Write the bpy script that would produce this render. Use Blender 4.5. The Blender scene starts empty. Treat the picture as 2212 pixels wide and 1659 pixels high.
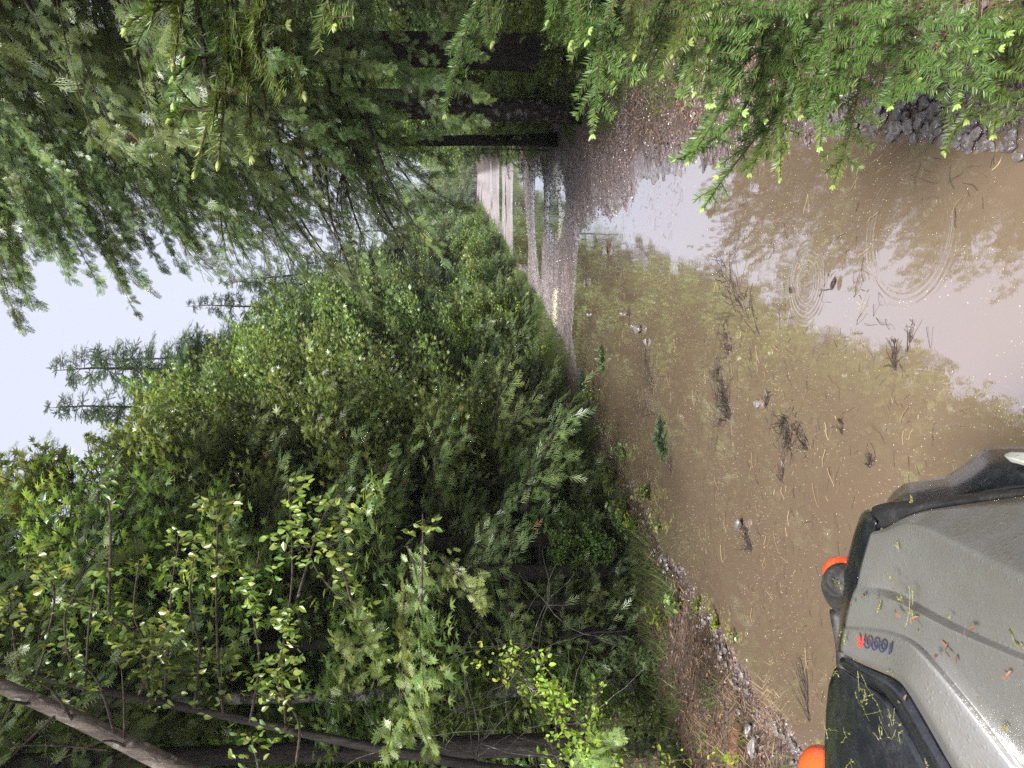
import bpy, math
import numpy as np
from mathutils import Vector, Matrix
from math import radians, sin, cos, pi
S = bpy.context.scene
COL = S.collection
# ------------------------------------------------------------------ camera
CAMH = 1.65
PITCH = math.atan(96/1533.5)
FPX = 1533.5                      # focal length measured in a 2212 px wide picture
cd = bpy.data.cameras.new('camera'); cam = bpy.data.objects.new('camera', cd); COL.objects.link(cam)
fw = Vector((0, cos(PITCH), -sin(PITCH))); rt = Vector((1, 0, 0)); up = rt.cross(fw)
m = Matrix.Identity(4)
for i in range(3):
    m[i][0] = -up[i]; m[i][1] = rt[i]; m[i][2] = -fw[i]
m[0][3], m[1][3], m[2][3] = 0, 0, CAMH
cam.matrix_world = m
cd.sensor_width = 36; cd.lens = 36*FPX/2212
cd.clip_start = 0.05; cd.clip_end = 3000
S.camera = cam
FW, RT, UP = (np.array(v) for v in (fw, rt, up))
# ------------------------------------------------------------------ sky, sun, exposure (overcast)
ELEV, AZ = 50, 192
w = bpy.data.worlds.new('World'); S.world = w; w.use_nodes = True
nt = w.node_tree; nt.nodes.clear()
o = nt.nodes.new('ShaderNodeOutputWorld'); b = nt.nodes.new('ShaderNodeBackground')
sk = nt.nodes.new('ShaderNodeTexSky'); sk.sky_type = 'NISHITA'; sk.sun_disc = False
sk.sun_elevation = radians(ELEV); sk.sun_rotation = radians(AZ); sk.dust_density = 3; sk.air_density = 1
mx = nt.nodes.new('ShaderNodeMix'); mx.data_type = 'RGBA'; mx.inputs[0].default_value = .93
mx.inputs[7].default_value = (4.4, 4.55, 5.35, 1)
nt.links.new(sk.outputs[0], mx.inputs[6]); nt.links.new(mx.outputs[2], b.inputs[0])
b.inputs[1].default_value = .05
nt.links.new(b.outputs[0], o.inputs[0])
ld = bpy.data.lights.new('sun', 'SUN'); ld.energy = 3.2; ld.angle = radians(20); ld.color = (1, .97, .92)
sun = bpy.data.objects.new('sun', ld); COL.objects.link(sun)
sd = Vector((sin(radians(AZ))*cos(radians(ELEV)), cos(radians(AZ))*cos(radians(ELEV)), sin(radians(ELEV))))
sun.rotation_euler = sd.to_track_quat('Z', 'Y').to_euler(); sun.location = (0, 0, 40)
S.view_settings.view_transform = 'Standard'; S.view_settings.look = 'None'
S.view_settings.exposure = 1.95; S.view_settings.gamma = 1
S.render.engine = 'CYCLES'
S.cycles.use_denoising = False
S.cycles.max_bounces = 6; S.cycles.diffuse_bounces = 3; S.cycles.transparent_max_bounces = 8

# ------------------------------------------------------------------ helpers
def ray(X, Y):
    return FW + RT*((829.5-Y)/FPX) - UP*((X-1106)/FPX)
def G(X, Y, z=0.0):                       # picture point -> point on the level z
    r = ray(X, Y); t = (z-CAMH)/r[2]
    return np.array((r[0]*t, r[1]*t, z))
def At(X, Y, d):                          # picture point -> point d metres ahead
    r = ray(X, Y); t = d/r[1]
    return np.array((0, 0, CAMH)) + r*t
def proj(p):
    q = np.asarray(p, float) - np.array((0, 0, CAMH))
    f = q@FW
    f = np.where(f < .05, .05, f)
    return 1106-(q@UP)/f*FPX, 829.5-(q@RT)/f*FPX, q@FW
def inpoly(x, y, P):
    x = np.asarray(x, float); y = np.asarray(y, float); r = np.zeros(x.shape, bool)
    n = len(P)
    for i in range(n):
        x1, y1 = P[i][0], P[i][1]; x2, y2 = P[(i+1) % n][0], P[(i+1) % n][1]
        if y1 == y2: continue
        c = ((y1 > y) != (y2 > y)) & (x < (x2-x1)*(y-y1)/(y2-y1)+x1)
        r ^= c
    return r
def sdist(x, y, P):                       # signed distance, negative inside
    d = np.full(x.shape, 1e9)
    n = len(P)
    for i in range(n):
        ax, ay = P[i][0], P[i][1]; bx, by = P[(i+1) % n][0], P[(i+1) % n][1]
        vx, vy = bx-ax, by-ay
        t = np.clip(((x-ax)*vx+(y-ay)*vy)/(vx*vx+vy*vy+1e-12), 0, 1)
        d = np.minimum(d, (x-ax-t*vx)**2+(y-ay-t*vy)**2)
    d = np.sqrt(d)
    return np.where(inpoly(x, y, P), -d, d)
def nrm(a):
    a = np.asarray(a, float)
    return a/np.maximum(np.linalg.norm(a, axis=-1, keepdims=True), 1e-9)
def tag(o, label=None, cat=None, group=None, kind=None):
    if label: o['label'] = label
    if cat: o['category'] = cat
    if group: o['group'] = group
    if kind: o['kind'] = kind
    return o
def empty(name, loc=(0, 0, 0), rz=0):
    e = bpy.data.objects.new(name, None); COL.objects.link(e)
    e.location = loc; e.rotation_euler = (0, 0, rz); e.empty_display_size = .2
    return e
# value noise, 2-D
_T = np.random.default_rng(5).random((256, 256))
def vnoise(x, y):
    xi = np.floor(x).astype(int); yi = np.floor(y).astype(int); fx = x-xi; fy = y-yi
    fx = fx*fx*(3-2*fx); fy = fy*fy*(3-2*fy)
    a = _T[xi % 256, yi % 256]; b_ = _T[(xi+1) % 256, yi % 256]; c = _T[xi % 256, (yi+1) % 256]; d = _T[(xi+1) % 256, (yi+1) % 256]
    return (a*(1-fx)+b_*fx)*(1-fy)+(c*(1-fx)+d*fx)*fy
def fbm(x, y, o=4):
    s = 0; a = .5
    for i in range(o):
        s = s+a*vnoise(x+17.3*i, y+9.1*i); x = x*2.03; y = y*2.03; a *= .5
    return s*1.07
# --- mesh builder
class MB:
    def __init__(s): s.V = []; s.F = []; s.M = []; s.R = []; s.n = 0
    def add(s, v, faces, mat=0, rnd=0.5):
        v = np.asarray(v, float).reshape(-1, 3)
        s.V.append(v); s.R.append(np.broadcast_to(np.asarray(rnd, float), (len(v),)).copy())
        for f in faces:
            f = np.asarray(f, int)
            s.F.append(f+s.n); s.M.append(np.full(len(f), mat))
        s.n += len(v)
    def build(s, name, mats, parent=None, smooth=False, origin=None):
        me = bpy.data.meshes.new(name)
        V = np.concatenate(s.V) if s.V else np.zeros((0, 3))
        if origin is not None: V = V-np.asarray(origin)
        me.vertices.add(len(V)); me.vertices.foreach_set('co', V.ravel())
        L = np.concatenate([f.ravel() for f in s.F]) if s.F else np.zeros(0, int)
        tot = np.concatenate([np.full(len(f), f.shape[1]) for f in s.F]) if s.F else np.zeros(0, int)
        st = np.concatenate([[0], np.cumsum(tot)[:-1]]) if len(tot) else tot
        me.loops.add(len(L)); me.loops.foreach_set('vertex_index', L.astype(np.int32))
        me.polygons.add(len(tot)); me.polygons.foreach_set('loop_start', st.astype(np.int32))
        me.polygons.foreach_set('loop_total', tot.astype(np.int32))
        me.polygons.foreach_set('material_index', np.concatenate(s.M).astype(np.int32))
        me.polygons.foreach_set('use_smooth', np.full(len(tot), smooth))
        at = me.attributes.new('rnd', 'FLOAT', 'POINT'); at.data.foreach_set('value', np.concatenate(s.R).astype(np.float32))
        me.update(calc_edges=True)
        for mt in (mats if isinstance(mats, (list, tuple)) else [mats]): me.materials.append(mt)
        ob = bpy.data.objects.new(name, me); COL.objects.link(ob)
        if parent is not None: ob.parent = parent
        if origin is not None and parent is None: ob.location = origin
        return ob
def inst(mb, T, pos, ax, nz, L, W, mat=0, rnd=None, H=None):
    """stamp template T=(verts, [faces...]) at many places: x along ax, z along nz."""
    tv, tf = T; pos = np.asarray(pos, float); n = len(pos)
    if n == 0: return
    ax = nrm(np.broadcast_to(ax, (n, 3))); nz = np.broadcast_to(nz, (n, 3)); ay = nrm(np.cross(nz, ax)); az = np.cross(ax, ay)
    L = np.broadcast_to(L, (n,)); W = np.broadcast_to(W, (n,)); H = W if H is None else np.broadcast_to(H, (n,))
    v = pos[:, None]+ax[:, None]*(tv[None, :, 0:1]*L[:, None, None])+ay[:, None]*(tv[None, :, 1:2]*W[:, None, None])+az[:, None]*(tv[None, :, 2:3]*H[:, None, None])
    k = len(tv); off = (np.arange(n)*k)
    fs = [(np.asarray(f)[None]+off[:, None, None]).reshape(-1, np.asarray(f).shape[1]) for f in tf]
    r = np.repeat(rnd if rnd is not None else np.full(n, .5), k)
    mb.add(v.reshape(-1, 3), fs, mat, r)
def tube(mb, pts, rad, n=8, mat=0, rnd=.5, cap=True, rough=0, rg=None):
    P = np.asarray(pts, float); k = len(P); R = np.broadcast_to(rad, (k,))
    t = nrm(np.gradient(P, axis=0)); a = np.array((0, 0, 1.)) if abs(t[0][2]) < .9 else np.array((1., 0, 0))
    ring = []
    for i in range(k):
        s = nrm(np.cross(t[i], a)); a = np.cross(s, t[i])
        an = np.arange(n)*2*pi/n
        rr = R[i]*(1+(rough*(rg.random(n)-.5) if rough else 0))
        ring.append(P[i]+(np.cos(an)*rr)[:, None]*s+(np.sin(an)*rr)[:, None]*a)
    V = np.concatenate(ring); i = np.arange(k-1)[:, None]*n; j = np.arange(n)[None]; j2 = (j+1) % n
    F = np.stack([i+j, i+j2, i+n+j2, i+n+j], -1).reshape(-1, 4)
    fs = [F]
    if cap: fs.append(np.arange(n)[None, ::-1]); fs.append((np.arange(n)+(k-1)*n)[None])
    mb.add(V, fs, mat, rnd)
def poly(pts, n):                         # resample with Catmull-Rom
    P = np.asarray(pts, float)
    if len(P) == 2: return P[0]+(P[1]-P[0])*np.linspace(0, 1, n)[:, None]
    Q = np.concatenate([[2*P[0]-P[1]], P, [2*P[-1]-P[-2]]]); u = np.linspace(0, len(P)-1-1e-6, n); i = u.astype(int); f = (u-i)[:, None]
    a, b_, c, d = Q[i], Q[i+1], Q[i+2], Q[i+3]
    return .5*(2*b_+(c-a)*f+(2*a-5*b_+4*c-d)*f*f+(3*b_-a-3*c+d)*f**3)
# --- templates
def kite(x0, y0, ang, l, wd, z0=0, dz=0):
    c, s = cos(ang), sin(ang)
    pts = [(0, 0), (.45, -wd/2/l), (1, 0), (.45, wd/2/l)]
    return [(x0+l*(px*c-py*s), y0+l*(px*s+py*c), z0+dz*px*l) for px, py in pts]
def spray_t(nside, sub, seed=1):
    r = np.random.default_rng(seed); v = []; v += kite(0, 0, 0, 1, .05, 0, -.05)
    for i in range(nside):
        x = .12+.8*i/nside; sg = 1 if i % 2 else -1; l = (.52*(1-x)+.16)*r.uniform(.85, 1.15); an = sg*r.uniform(.6, .85)
        dz = r.uniform(-.25, .1); v += kite(x, 0, an, l, .042, -.05*x, dz)
        if sub:
            for t, s2 in ((.28, 1), (.45, -1), (.62, 1), (.8, -1))[:sub]:
                v += kite(x+cos(an)*l*t, sin(an)*l*t, an+s2*.7, l*.45, .038, -.05*x+dz*l*t, dz)
    n = len(v)//4
    return np.array(v), [np.arange(4*n).reshape(-1, 4)]
SPRAY_HI = spray_t(13, 4); SPRAY_LO = spray_t(8, 0)
def sprig_t(n, seed=2):                   # twig with needles
    r = np.random.default_rng(seed); v = kite(0, 0, 0, 1, .05)
    for i in range(n):
        x = .05+.93*i/n; sg = (1, -1)[i % 2]; v += kite(x, 0, sg*r.uniform(.7, 1.1), .24, .075, 0, r.uniform(-.4, .9))
    k = len(v)//4
    return np.array(v), [np.arange(4*k).reshape(-1, 4)]
SPRIG = sprig_t(26)
LEAF = (np.array([(0, 0, 0), (.28, .27, .06), (.68, .22, .03), (1, 0, -.12), (.68, -.22, .03), (.28, -.27, .06), (.45, 0, -.03)]),
        [np.array([[0, 6, 2, 1], [6, 3, 2, 2], [0, 5, 4, 6], [6, 4, 3, 3]])[[0, 2]], np.array([[6, 3, 2], [6, 4, 3]])])
def maple_t():
    a = [(0, .14), (.45, .62), (.75, .3), (1.1, .95), (1.55, .38), (1.57, .38)]
    pts = []
    for an, rr in [(-2.55, .38), (-2.1, .2), (-1.25, .62), (-.95, .3), (-.72, .72), (-.32, .34), (0, .85), (.32, .34), (.72, .72), (.95, .3), (1.25, .62), (2.1, .2), (2.55, .38)]:
        pts.append((.35+rr*cos(an)*.75, rr*sin(an)*.75, -.18*rr*rr))
    pts.append((.2, 0, 0)); pts.append((.35, 0, .05))
    n = len(pts)-1
    return np.array(pts), [np.array([[n, i, (i+1) % n] for i in range(n)])]
MAPLE = maple_t()
BLADE = (np.array([(0, -.5, 0), (0, .5, 0), (.5, .4, .0), (.5, -.4, .0), (1, 0, -.0)]), [np.array([[0, 1, 2, 3]]), np.array([[3, 2, 4]])])
STICK = (np.array([(0, cos(t), sin(t)) for t in (0, 2.09, 4.19)]+[(1, .5*cos(t), .5*sin(t)) for t in (0, 2.09, 4.19)]), [np.array([[0, 1, 4, 3], [1, 2, 5, 4], [2, 0, 3, 5]])])
NEEDLE = (np.array([(0, -.5, 0), (.6, -.5, .02), (1, 0, 0), (.6, .5, .02), (0, .5, 0)]), [np.array([[0, 1, 2, 3, 4]])])
# ------------------------------------------------------------------ materials
def new_mat(name):
    mt = bpy.data.materials.new(name); mt.use_nodes = True; n = mt.node_tree; p = n.nodes['Principled BSDF']
    return mt, n, p
def nd(n, t, **k):
    x = n.nodes.new(t)
    for a, v in k.items(): setattr(x, a, v)
    return x
def ramp(n, stops, src):
    r = nd(n, 'ShaderNodeValToRGB'); e = r.color_ramp.elements
    while len(e) < len(stops): e.new(.5)
    for i, (p, c) in enumerate(stops): e[i].position = p; e[i].color = (*c, 1)
    n.links.new(src, r.inputs[0]); return r.outputs[0]
def noise(n, scale, detail=4, rough=.6, vec=None, dist=0):
    x = nd(n, 'ShaderNodeTexNoise'); x.inputs['Scale'].default_value = scale; x.inputs['Detail'].default_value = detail; x.inputs['Roughness'].default_value = rough; x.inputs['Distortion'].default_value = dist
    if vec is not None: n.links.new(vec, x.inputs[0])
    return x.outputs[0]
def attr(n, a='rnd'): return nd(n, 'ShaderNodeAttribute', attribute_name=a).outputs['Fac']
def mixc(n, f, a, b_, bt='MIX'):
    x = nd(n, 'ShaderNodeMix', data_type='RGBA', blend_type=bt)
    for i, v in ((0, f), (6, a), (7, b_)):
        if isinstance(v, (int, float)): x.inputs[i].default_value = v
        elif isinstance(v, tuple): x.inputs[i].default_value = (*v, 1)
        else: n.links.new(v, x.inputs[i])
    return x.outputs[2]
def math_(n, op, a, b_=None, clamp=False):
    x = nd(n, 'ShaderNodeMath', operation=op, use_clamp=clamp)
    for i, v in ((0, a), (1, b_)):
        if v is None: continue
        if isinstance(v, (int, float)): x.inputs[i].default_value = v
        else: n.links.new(v, x.inputs[i])
    return x.outputs[0]
def bump(n, h, st=.5, dist=.01):
    x = nd(n, 'ShaderNodeBump'); x.inputs[0].default_value = st; x.inputs[1].default_value = dist; n.links.new(h, x.inputs['Height']); return x.outputs[0]
def pos(n): return nd(n, 'ShaderNodeNewGeometry').outputs['Position']
def leaf_mat(name, stops, trans=.35, rough=.45, spec=.5, tint=(1.3, 1.25, .6)):
    mt, n, p = new_mat(name); c = ramp(n, stops, attr(n))
    oi = nd(n, 'ShaderNodeObjectInfo').outputs['Random']
    hv = nd(n, 'ShaderNodeHueSaturation'); n.links.new(c, hv.inputs['Color'])
    n.links.new(math_(n, 'MULTIPLY_ADD', oi, .5), hv.inputs['Value'])
    hv.inputs['Value'].links[0].from_node.inputs[2].default_value = .8
    n.links.new(math_(n, 'ADD', math_(n, 'MULTIPLY', oi, .045), .482), hv.inputs['Hue'])
    c = hv.outputs[0]
    n.links.new(c, p.inputs['Base Color']); p.inputs['Roughness'].default_value = rough; p.inputs['Specular IOR Level'].default_value = spec
    tr = nd(n, 'ShaderNodeBsdfTranslucent'); n.links.new(mixc(n, 1., c, tint, 'MULTIPLY'), tr.inputs[0])
    ms = nd(n, 'ShaderNodeMixShader'); ms.inputs[0].default_value = trans
    n.links.new(p.outputs[0], ms.inputs[1]); n.links.new(tr.outputs[0], ms.inputs[2]); n.links.new(ms.outputs[0], n.nodes['Material Output'].inputs[0])
    return mt
M = {}
M['maple'] = leaf_mat('maple_leaf', [(0, (.06, .11, .035)), (.45, (.15, .22, .065)), (.8, (.25, .31, .1)), (1, (.36, .38, .14))], .5, .32, .7)
M['cedar'] = leaf_mat('cedar_foliage', [(0, (.055, .09, .038)), (.4, (.115, .17, .06)), (.75, (.18, .24, .08)), (.96, (.26, .31, .1)), (.985, (.22, .12, .05))], .35, .35, .7)
M['spruce'] = leaf_mat('spruce_needles', [(0, (.04, .065, .035)), (.6, (.085, .125, .062)), (1, (.13, .175, .085))], .3, .4)
M['fir'] = leaf_mat('fir_needles', [(0, (.035, .065, .015)), (.5, (.075, .122, .025)), (.8, (.11, .165, .036)), (.9, (.15, .22, .05)), (1, (.3, .36, .11))], .25, .4, .45)
M['sapling'] = leaf_mat('sapling_leaf', [(0, (.07, .12, .03)), (.5, (.14, .19, .035)), (1, (.25, .28, .055))], .4, .3, .5, (1.25, 1.2, .4))
M['yellow'] = leaf_mat('yellow_green_leaf', [(0, (.12, .2, .025)), (1, (.34, .4, .05))], .45, .45, .4)
M['grass'] = leaf_mat('grass_blade', [(0, (.045, .075, .02)), (.5, (.1, .15, .035)), (.7, (.17, .19, .06)), (.85, (.22, .18, .08)), (1, (.36, .25, .12))], .3, .5)
M['straw'] = leaf_mat('dry_straw', [(0, (.07, .04, .026)), (.5, (.17, .105, .06)), (1, (.36, .26, .15))], .15, .6, .3, (1, .9, .6))
M['litter'] = leaf_mat('dead_leaf', [(0, (.05, .03, .022)), (.4, (.11, .065, .045)), (.8, (.2, .1, .06)), (1, (.36, .16, .08))], .1, .45, .5, (1, .8, .5))
def bark(name, c1, c2, lich=(.3, .3, .28), lam=.5, sc=9):
    mt, n, p = new_mat(name); tc = nd(n, 'ShaderNodeTexCoord').outputs['Object']
    mp = nd(n, 'ShaderNodeMapping'); mp.inputs['Scale'].default_value = (1, 1, .22); n.links.new(tc, mp.inputs[0])
    a = noise(n, sc*3, 6, .65, mp.outputs[0], .6); c = ramp(n, [(.35, c1), (.62, c2)], a)
    l = ramp(n, [(lam, (0, 0, 0)), (lam+.05, (1, 1, 1))], noise(n, sc*1.3, 5, .7, tc))
    l2 = nd(n, 'ShaderNodeRGBToBW'); n.links.new(l, l2.inputs[0])
    n.links.new(mixc(n, l2.outputs[0], c, lich), p.inputs['Base Color']); p.inputs['Roughness'].default_value = .75; p.inputs['Specular IOR Level'].default_value = .25
    n.links.new(bump(n, a, .9, .03), p.inputs['Normal'])
    return mt
M['bark'] = bark('dark_bark', (.007, .006, .0055), (.028, .024, .021), (.12, .12, .11), .66)
M['bark_lichen'] = bark('lichen_bark', (.01, .009, .008), (.045, .038, .033), (.16, .16, .145), .56)
M['bark_grey'] = bark('pale_lichen_bark', (.035, .032, .028), (.11, .1, .09), (.34, .34, .31), .47, 7)
M['bark_pale'] = bark('pale_bark', (.07, .058, .05), (.17, .14, .122), (.27, .26, .22), .57, 11)
M['twig'] = bark('twig_bark', (.02, .015, .012), (.07, .052, .042), (.2, .2, .18), .62, 12)
M['greytwig'] = bark('grey_twig_bark', (.03, .026, .022), (.12, .11, .1), (.25, .25, .22), .6, 15)
M['firtwig'] = bark('fir_twig_bark', (.06, .045, .03), (.13, .1, .06), (.16, .16, .1), .6, 30)
# ------------------------------------------------------------------ terrain
def xroad(y): return -.8+.29*y            # centre line of the road
near_poly_px = [(1247, 551), (1250, 513), (1290, 461), (1315, 476), (1350, 451), (1390, 398), (1465, 376), (1500, 372), (1560, 340), (1620, 325), (1684, 312), (1766, 307), (1834, 282),
                (1909, 275), (1959, 287), (2059, 312), (2134, 317), (2212, 332), (2700, 250), (4200, 100), (4200, 2600), (2600, 2300), (2000, 1900), (1760, 1680), (1740, 1620), (1660, 1530),
                (1610, 1450), (1560, 1380), (1510, 1320), (1490, 1240), (1430, 1190), (1400, 1110), (1340, 1010), (1310, 930), (1275, 870), (1265, 840), (1245, 790), (1235, 720), (1240, 651)]
PUD = [[G(*p)[:2] for p in near_poly_px]]
for q in ([(1107, 352), (1106, 460), (1107, 540), (1112, 574), (1142, 576), (1143, 545), (1137, 470), (1131, 400), (1128, 352)],
          [(1154, 378), (1154, 470), (1158, 540), (1165, 603), (1171, 603), (1172, 520), (1177, 470), (1176, 400), (1172, 378)],
          [(1077, 354), (1077, 420), (1078, 474), (1086, 478), (1086, 420), (1085, 354)],
          [(1187, 426), (1185, 460), (1187, 490), (1196, 503), (1205, 500), (1206, 460), (1204, 428)],
          [(1090, 352), (1090, 430), (1092, 474), (1096, 474), (1094, 430), (1093, 352)],
          [(1208, 402), (1211, 430), (1214, 455), (1222, 455), (1222, 420), (1216, 402)],
          [(1060, 355), (1060, 420), (1062, 445), (1065, 445), (1064, 410), (1063, 355)]):
    PUD.append([G(*p)[:2] for p in q])
def hgt(x, y):
    x = np.asarray(x, float); y = np.asarray(y, float)
    t = x-xroad(np.clip(y, -5, 400)); t = np.where(y > 400, 50, t)
    side = np.clip((np.where(t > 0, t-1.25, -t-1.8))/1.6, 0, 1); side = side*side*(3-2*side)
    nz = fbm(x*1.3, y*1.3)-.5; nf = fbm(x*9, y*9, 3)-.5; nm = fbm(x*.35+40, y*.35, 3)-.5; nq = fbm(x*24, y*24, 2)-.5
    base = .05+.02*nz+.012*nf+side*(.16+.12*nz+.35*np.clip(nm, -.2, .5)+.04*nf)
    ruts = -.012*np.cos(t*2.6)
    base = base+ruts*(1-side)
    d = np.full(x.shape, 1e9)
    nearm = (y < 60) & (np.abs(t) < 12)
    if nearm.any():
        dn = np.full(int(nearm.sum()), 1e9)
        for P in PUD: dn = np.minimum(dn, sdist(x[nearm], y[nearm], P))
        d[nearm] = dn
    edge = d*np.where(d < 0, .16, .13)+(.034*nf+.02*nq)*np.clip(1-np.abs(d)/1.4, 0, 1)+.012*nz*np.clip(1-np.abs(d), 0, 1)
    h = np.minimum(base, np.maximum(edge, -.13))
    # outside a puddle keep above water
    return np.where(d > .22, np.maximum(h, .006), h)
def gz(x, y): return float(hgt(np.array([x]), np.array([y]))[0])
ys = [-40, -20, -10, -6, -4, -3, -2.4, -2, -1.6]
y = -1.2
while y < 400:
    ys.append(y); y += .1 if y < 1 else (.028 if y < 4 else max(.028, .007*y) if y < 60 else y*.12)
ys += [450, 550, 700, 1000]; ys = np.array(ys)
u = np.concatenate([-np.geomspace(600, 6, 26), np.linspace(-5.6, -3, 22), np.linspace(-2.95, 3.4, 232), np.linspace(3.5, 6, 22), np.geomspace(6.4, 600, 26)])
YY, UU = np.meshgrid(ys, u, indexing='ij'); XX = UU+xroad(np.clip(YY, -5, 400)); ZZ = hgt(XX, YY)
nr, nc = XX.shape
idx = np.arange(nr*nc).reshape(nr, nc)
gb = MB(); gb.add(np.stack([XX, YY, ZZ], -1).reshape(-1, 3), [np.stack([idx[:-1, :-1], idx[:-1, 1:], idx[1:, 1:], idx[1:, :-1]], -1).reshape(-1, 4)])
def ground_mat():
    mt, n, p = new_mat('forest_ground'); P = pos(n)
    z = attr(n, 'zone'); vo = nd(n, 'ShaderNodeTexVoronoi'); vo.inputs['Scale'].default_value = 46; n.links.new(P, vo.inputs[0])
    vo2 = nd(n, 'ShaderNodeTexVoronoi'); vo2.inputs['Scale'].default_value = 17; n.links.new(P, vo2.inputs[0])
    bw = nd(n, 'ShaderNodeSeparateColor'); n.links.new(vo.outputs['Color'], bw.inputs[0])
    bw2 = nd(n, 'ShaderNodeSeparateColor'); n.links.new(vo2.outputs['Color'], bw2.inputs[0])
    g = ramp(n, [(0, (.055, .036, .035)), (.5, (.11, .075, .072)), (.85, (.19, .145, .145)), (1, (.32, .27, .26))], bw.outputs[0])
    g = mixc(n, .35, g, ramp(n, [(0, (.05, .033, .032)), (1, (.22, .17, .17))], bw2.outputs[0]))
    mpr = nd(n, 'ShaderNodeMapping'); mpr.inputs['Scale'].default_value = (.5, 2.2, 1); n.links.new(P, mpr.inputs[0]); st2 = noise(n, 1.6, 7, .75, mpr.outputs[0], .6)
    g = mixc(n, 1., g, ramp(n, [(.36, (.42, .38, .36)), (.62, (1.5, 1.42, 1.4))], st2), 'MULTIPLY')
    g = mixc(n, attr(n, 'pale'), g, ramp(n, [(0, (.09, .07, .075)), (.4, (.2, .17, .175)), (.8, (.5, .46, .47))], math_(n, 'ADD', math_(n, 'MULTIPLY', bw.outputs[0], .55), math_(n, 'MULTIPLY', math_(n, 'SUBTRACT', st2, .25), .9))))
    l = ramp(n, [(.3, (.022, .014, .01)), (.5, (.055, .034, .024)), (.62, (.1, .055, .035)), (.75, (.05, .06, .02))], noise(n, 14, 6, .75, P, .8))
    nzz = noise(n, 5, 5, .7, P)
    zz = math_(n, 'ADD', z, math_(n, 'MULTIPLY', math_(n, 'SUBTRACT', nzz, .5), .9), True)
    c = mixc(n, zz, g, l)
    po = attr(n, 'pollen'); pn = math_(n, 'MULTIPLY', po, math_(n, 'GREATER_THAN', noise(n, 9, 6, .7, P), .4))
    c = mixc(n, pn, c, (.6, .57, .4))
    n.links.new(c, p.inputs['Base Color'])
    wet = attr(n, 'wet')
    n.links.new(ramp(n, [(0, (.62, .62, .62)), (1, (.16, .16, .16))], wet), p.inputs['Roughness'])
    p.inputs['Specular IOR Level'].default_value = .6; n.links.new(wet, p.inputs['Coat Weight']); p.inputs['Coat Roughness'].default_value = .12
    h = math_(n, 'ADD', math_(n, 'MULTIPLY', vo.outputs['Distance'], -.8), math_(n, 'MULTIPLY', vo2.outputs['Distance'], -1))
    h = math_(n, 'ADD', h, noise(n, 60, 4, .7, P))
    n.links.new(bump(n, h, .8, .02), p.inputs['Normal'])
    return mt
M['ground'] = ground_mat()
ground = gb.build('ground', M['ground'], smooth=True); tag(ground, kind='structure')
me = ground.data
T_ = XX-xroad(np.clip(YY, -5, 400))
zone = np.where(T_ > 0, np.clip((T_-.9-.25*(YY > 9))/.5, 0, 1), np.clip((-T_-1.95)/.4, 0, 1))
zone = np.where(YY > 400, 1, zone)
wet = np.clip(1-(ZZ-.0)/.05, 0, 1)
px, py, pf = proj(np.stack([XX, YY, ZZ], -1).reshape(-1, 3))
dd = YY.ravel()
band = np.exp(-((dd-(12.75+.25*np.sin(XX.ravel()*1.7)))/.34)**2)*(np.abs(T_.ravel()) < 1.95)*(fbm(XX.ravel()*1.4, XX.ravel()*0+3, 2) > .30)
band = np.clip(band*1.3, 0, 1)
pale = np.clip((YY-10.5)/4, 0, .75)*(1-zone)+.6*np.clip(1-ZZ/.025, 0, 1)*(YY > 5)  # paler stone far off; puddle rims painted pale to stand in for reflected sky
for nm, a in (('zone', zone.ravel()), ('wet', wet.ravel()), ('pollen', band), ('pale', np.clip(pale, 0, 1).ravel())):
    at = me.attributes.new(nm, 'FLOAT', 'POINT'); at.data.foreach_set('value', a.astype(np.float32))
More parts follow.
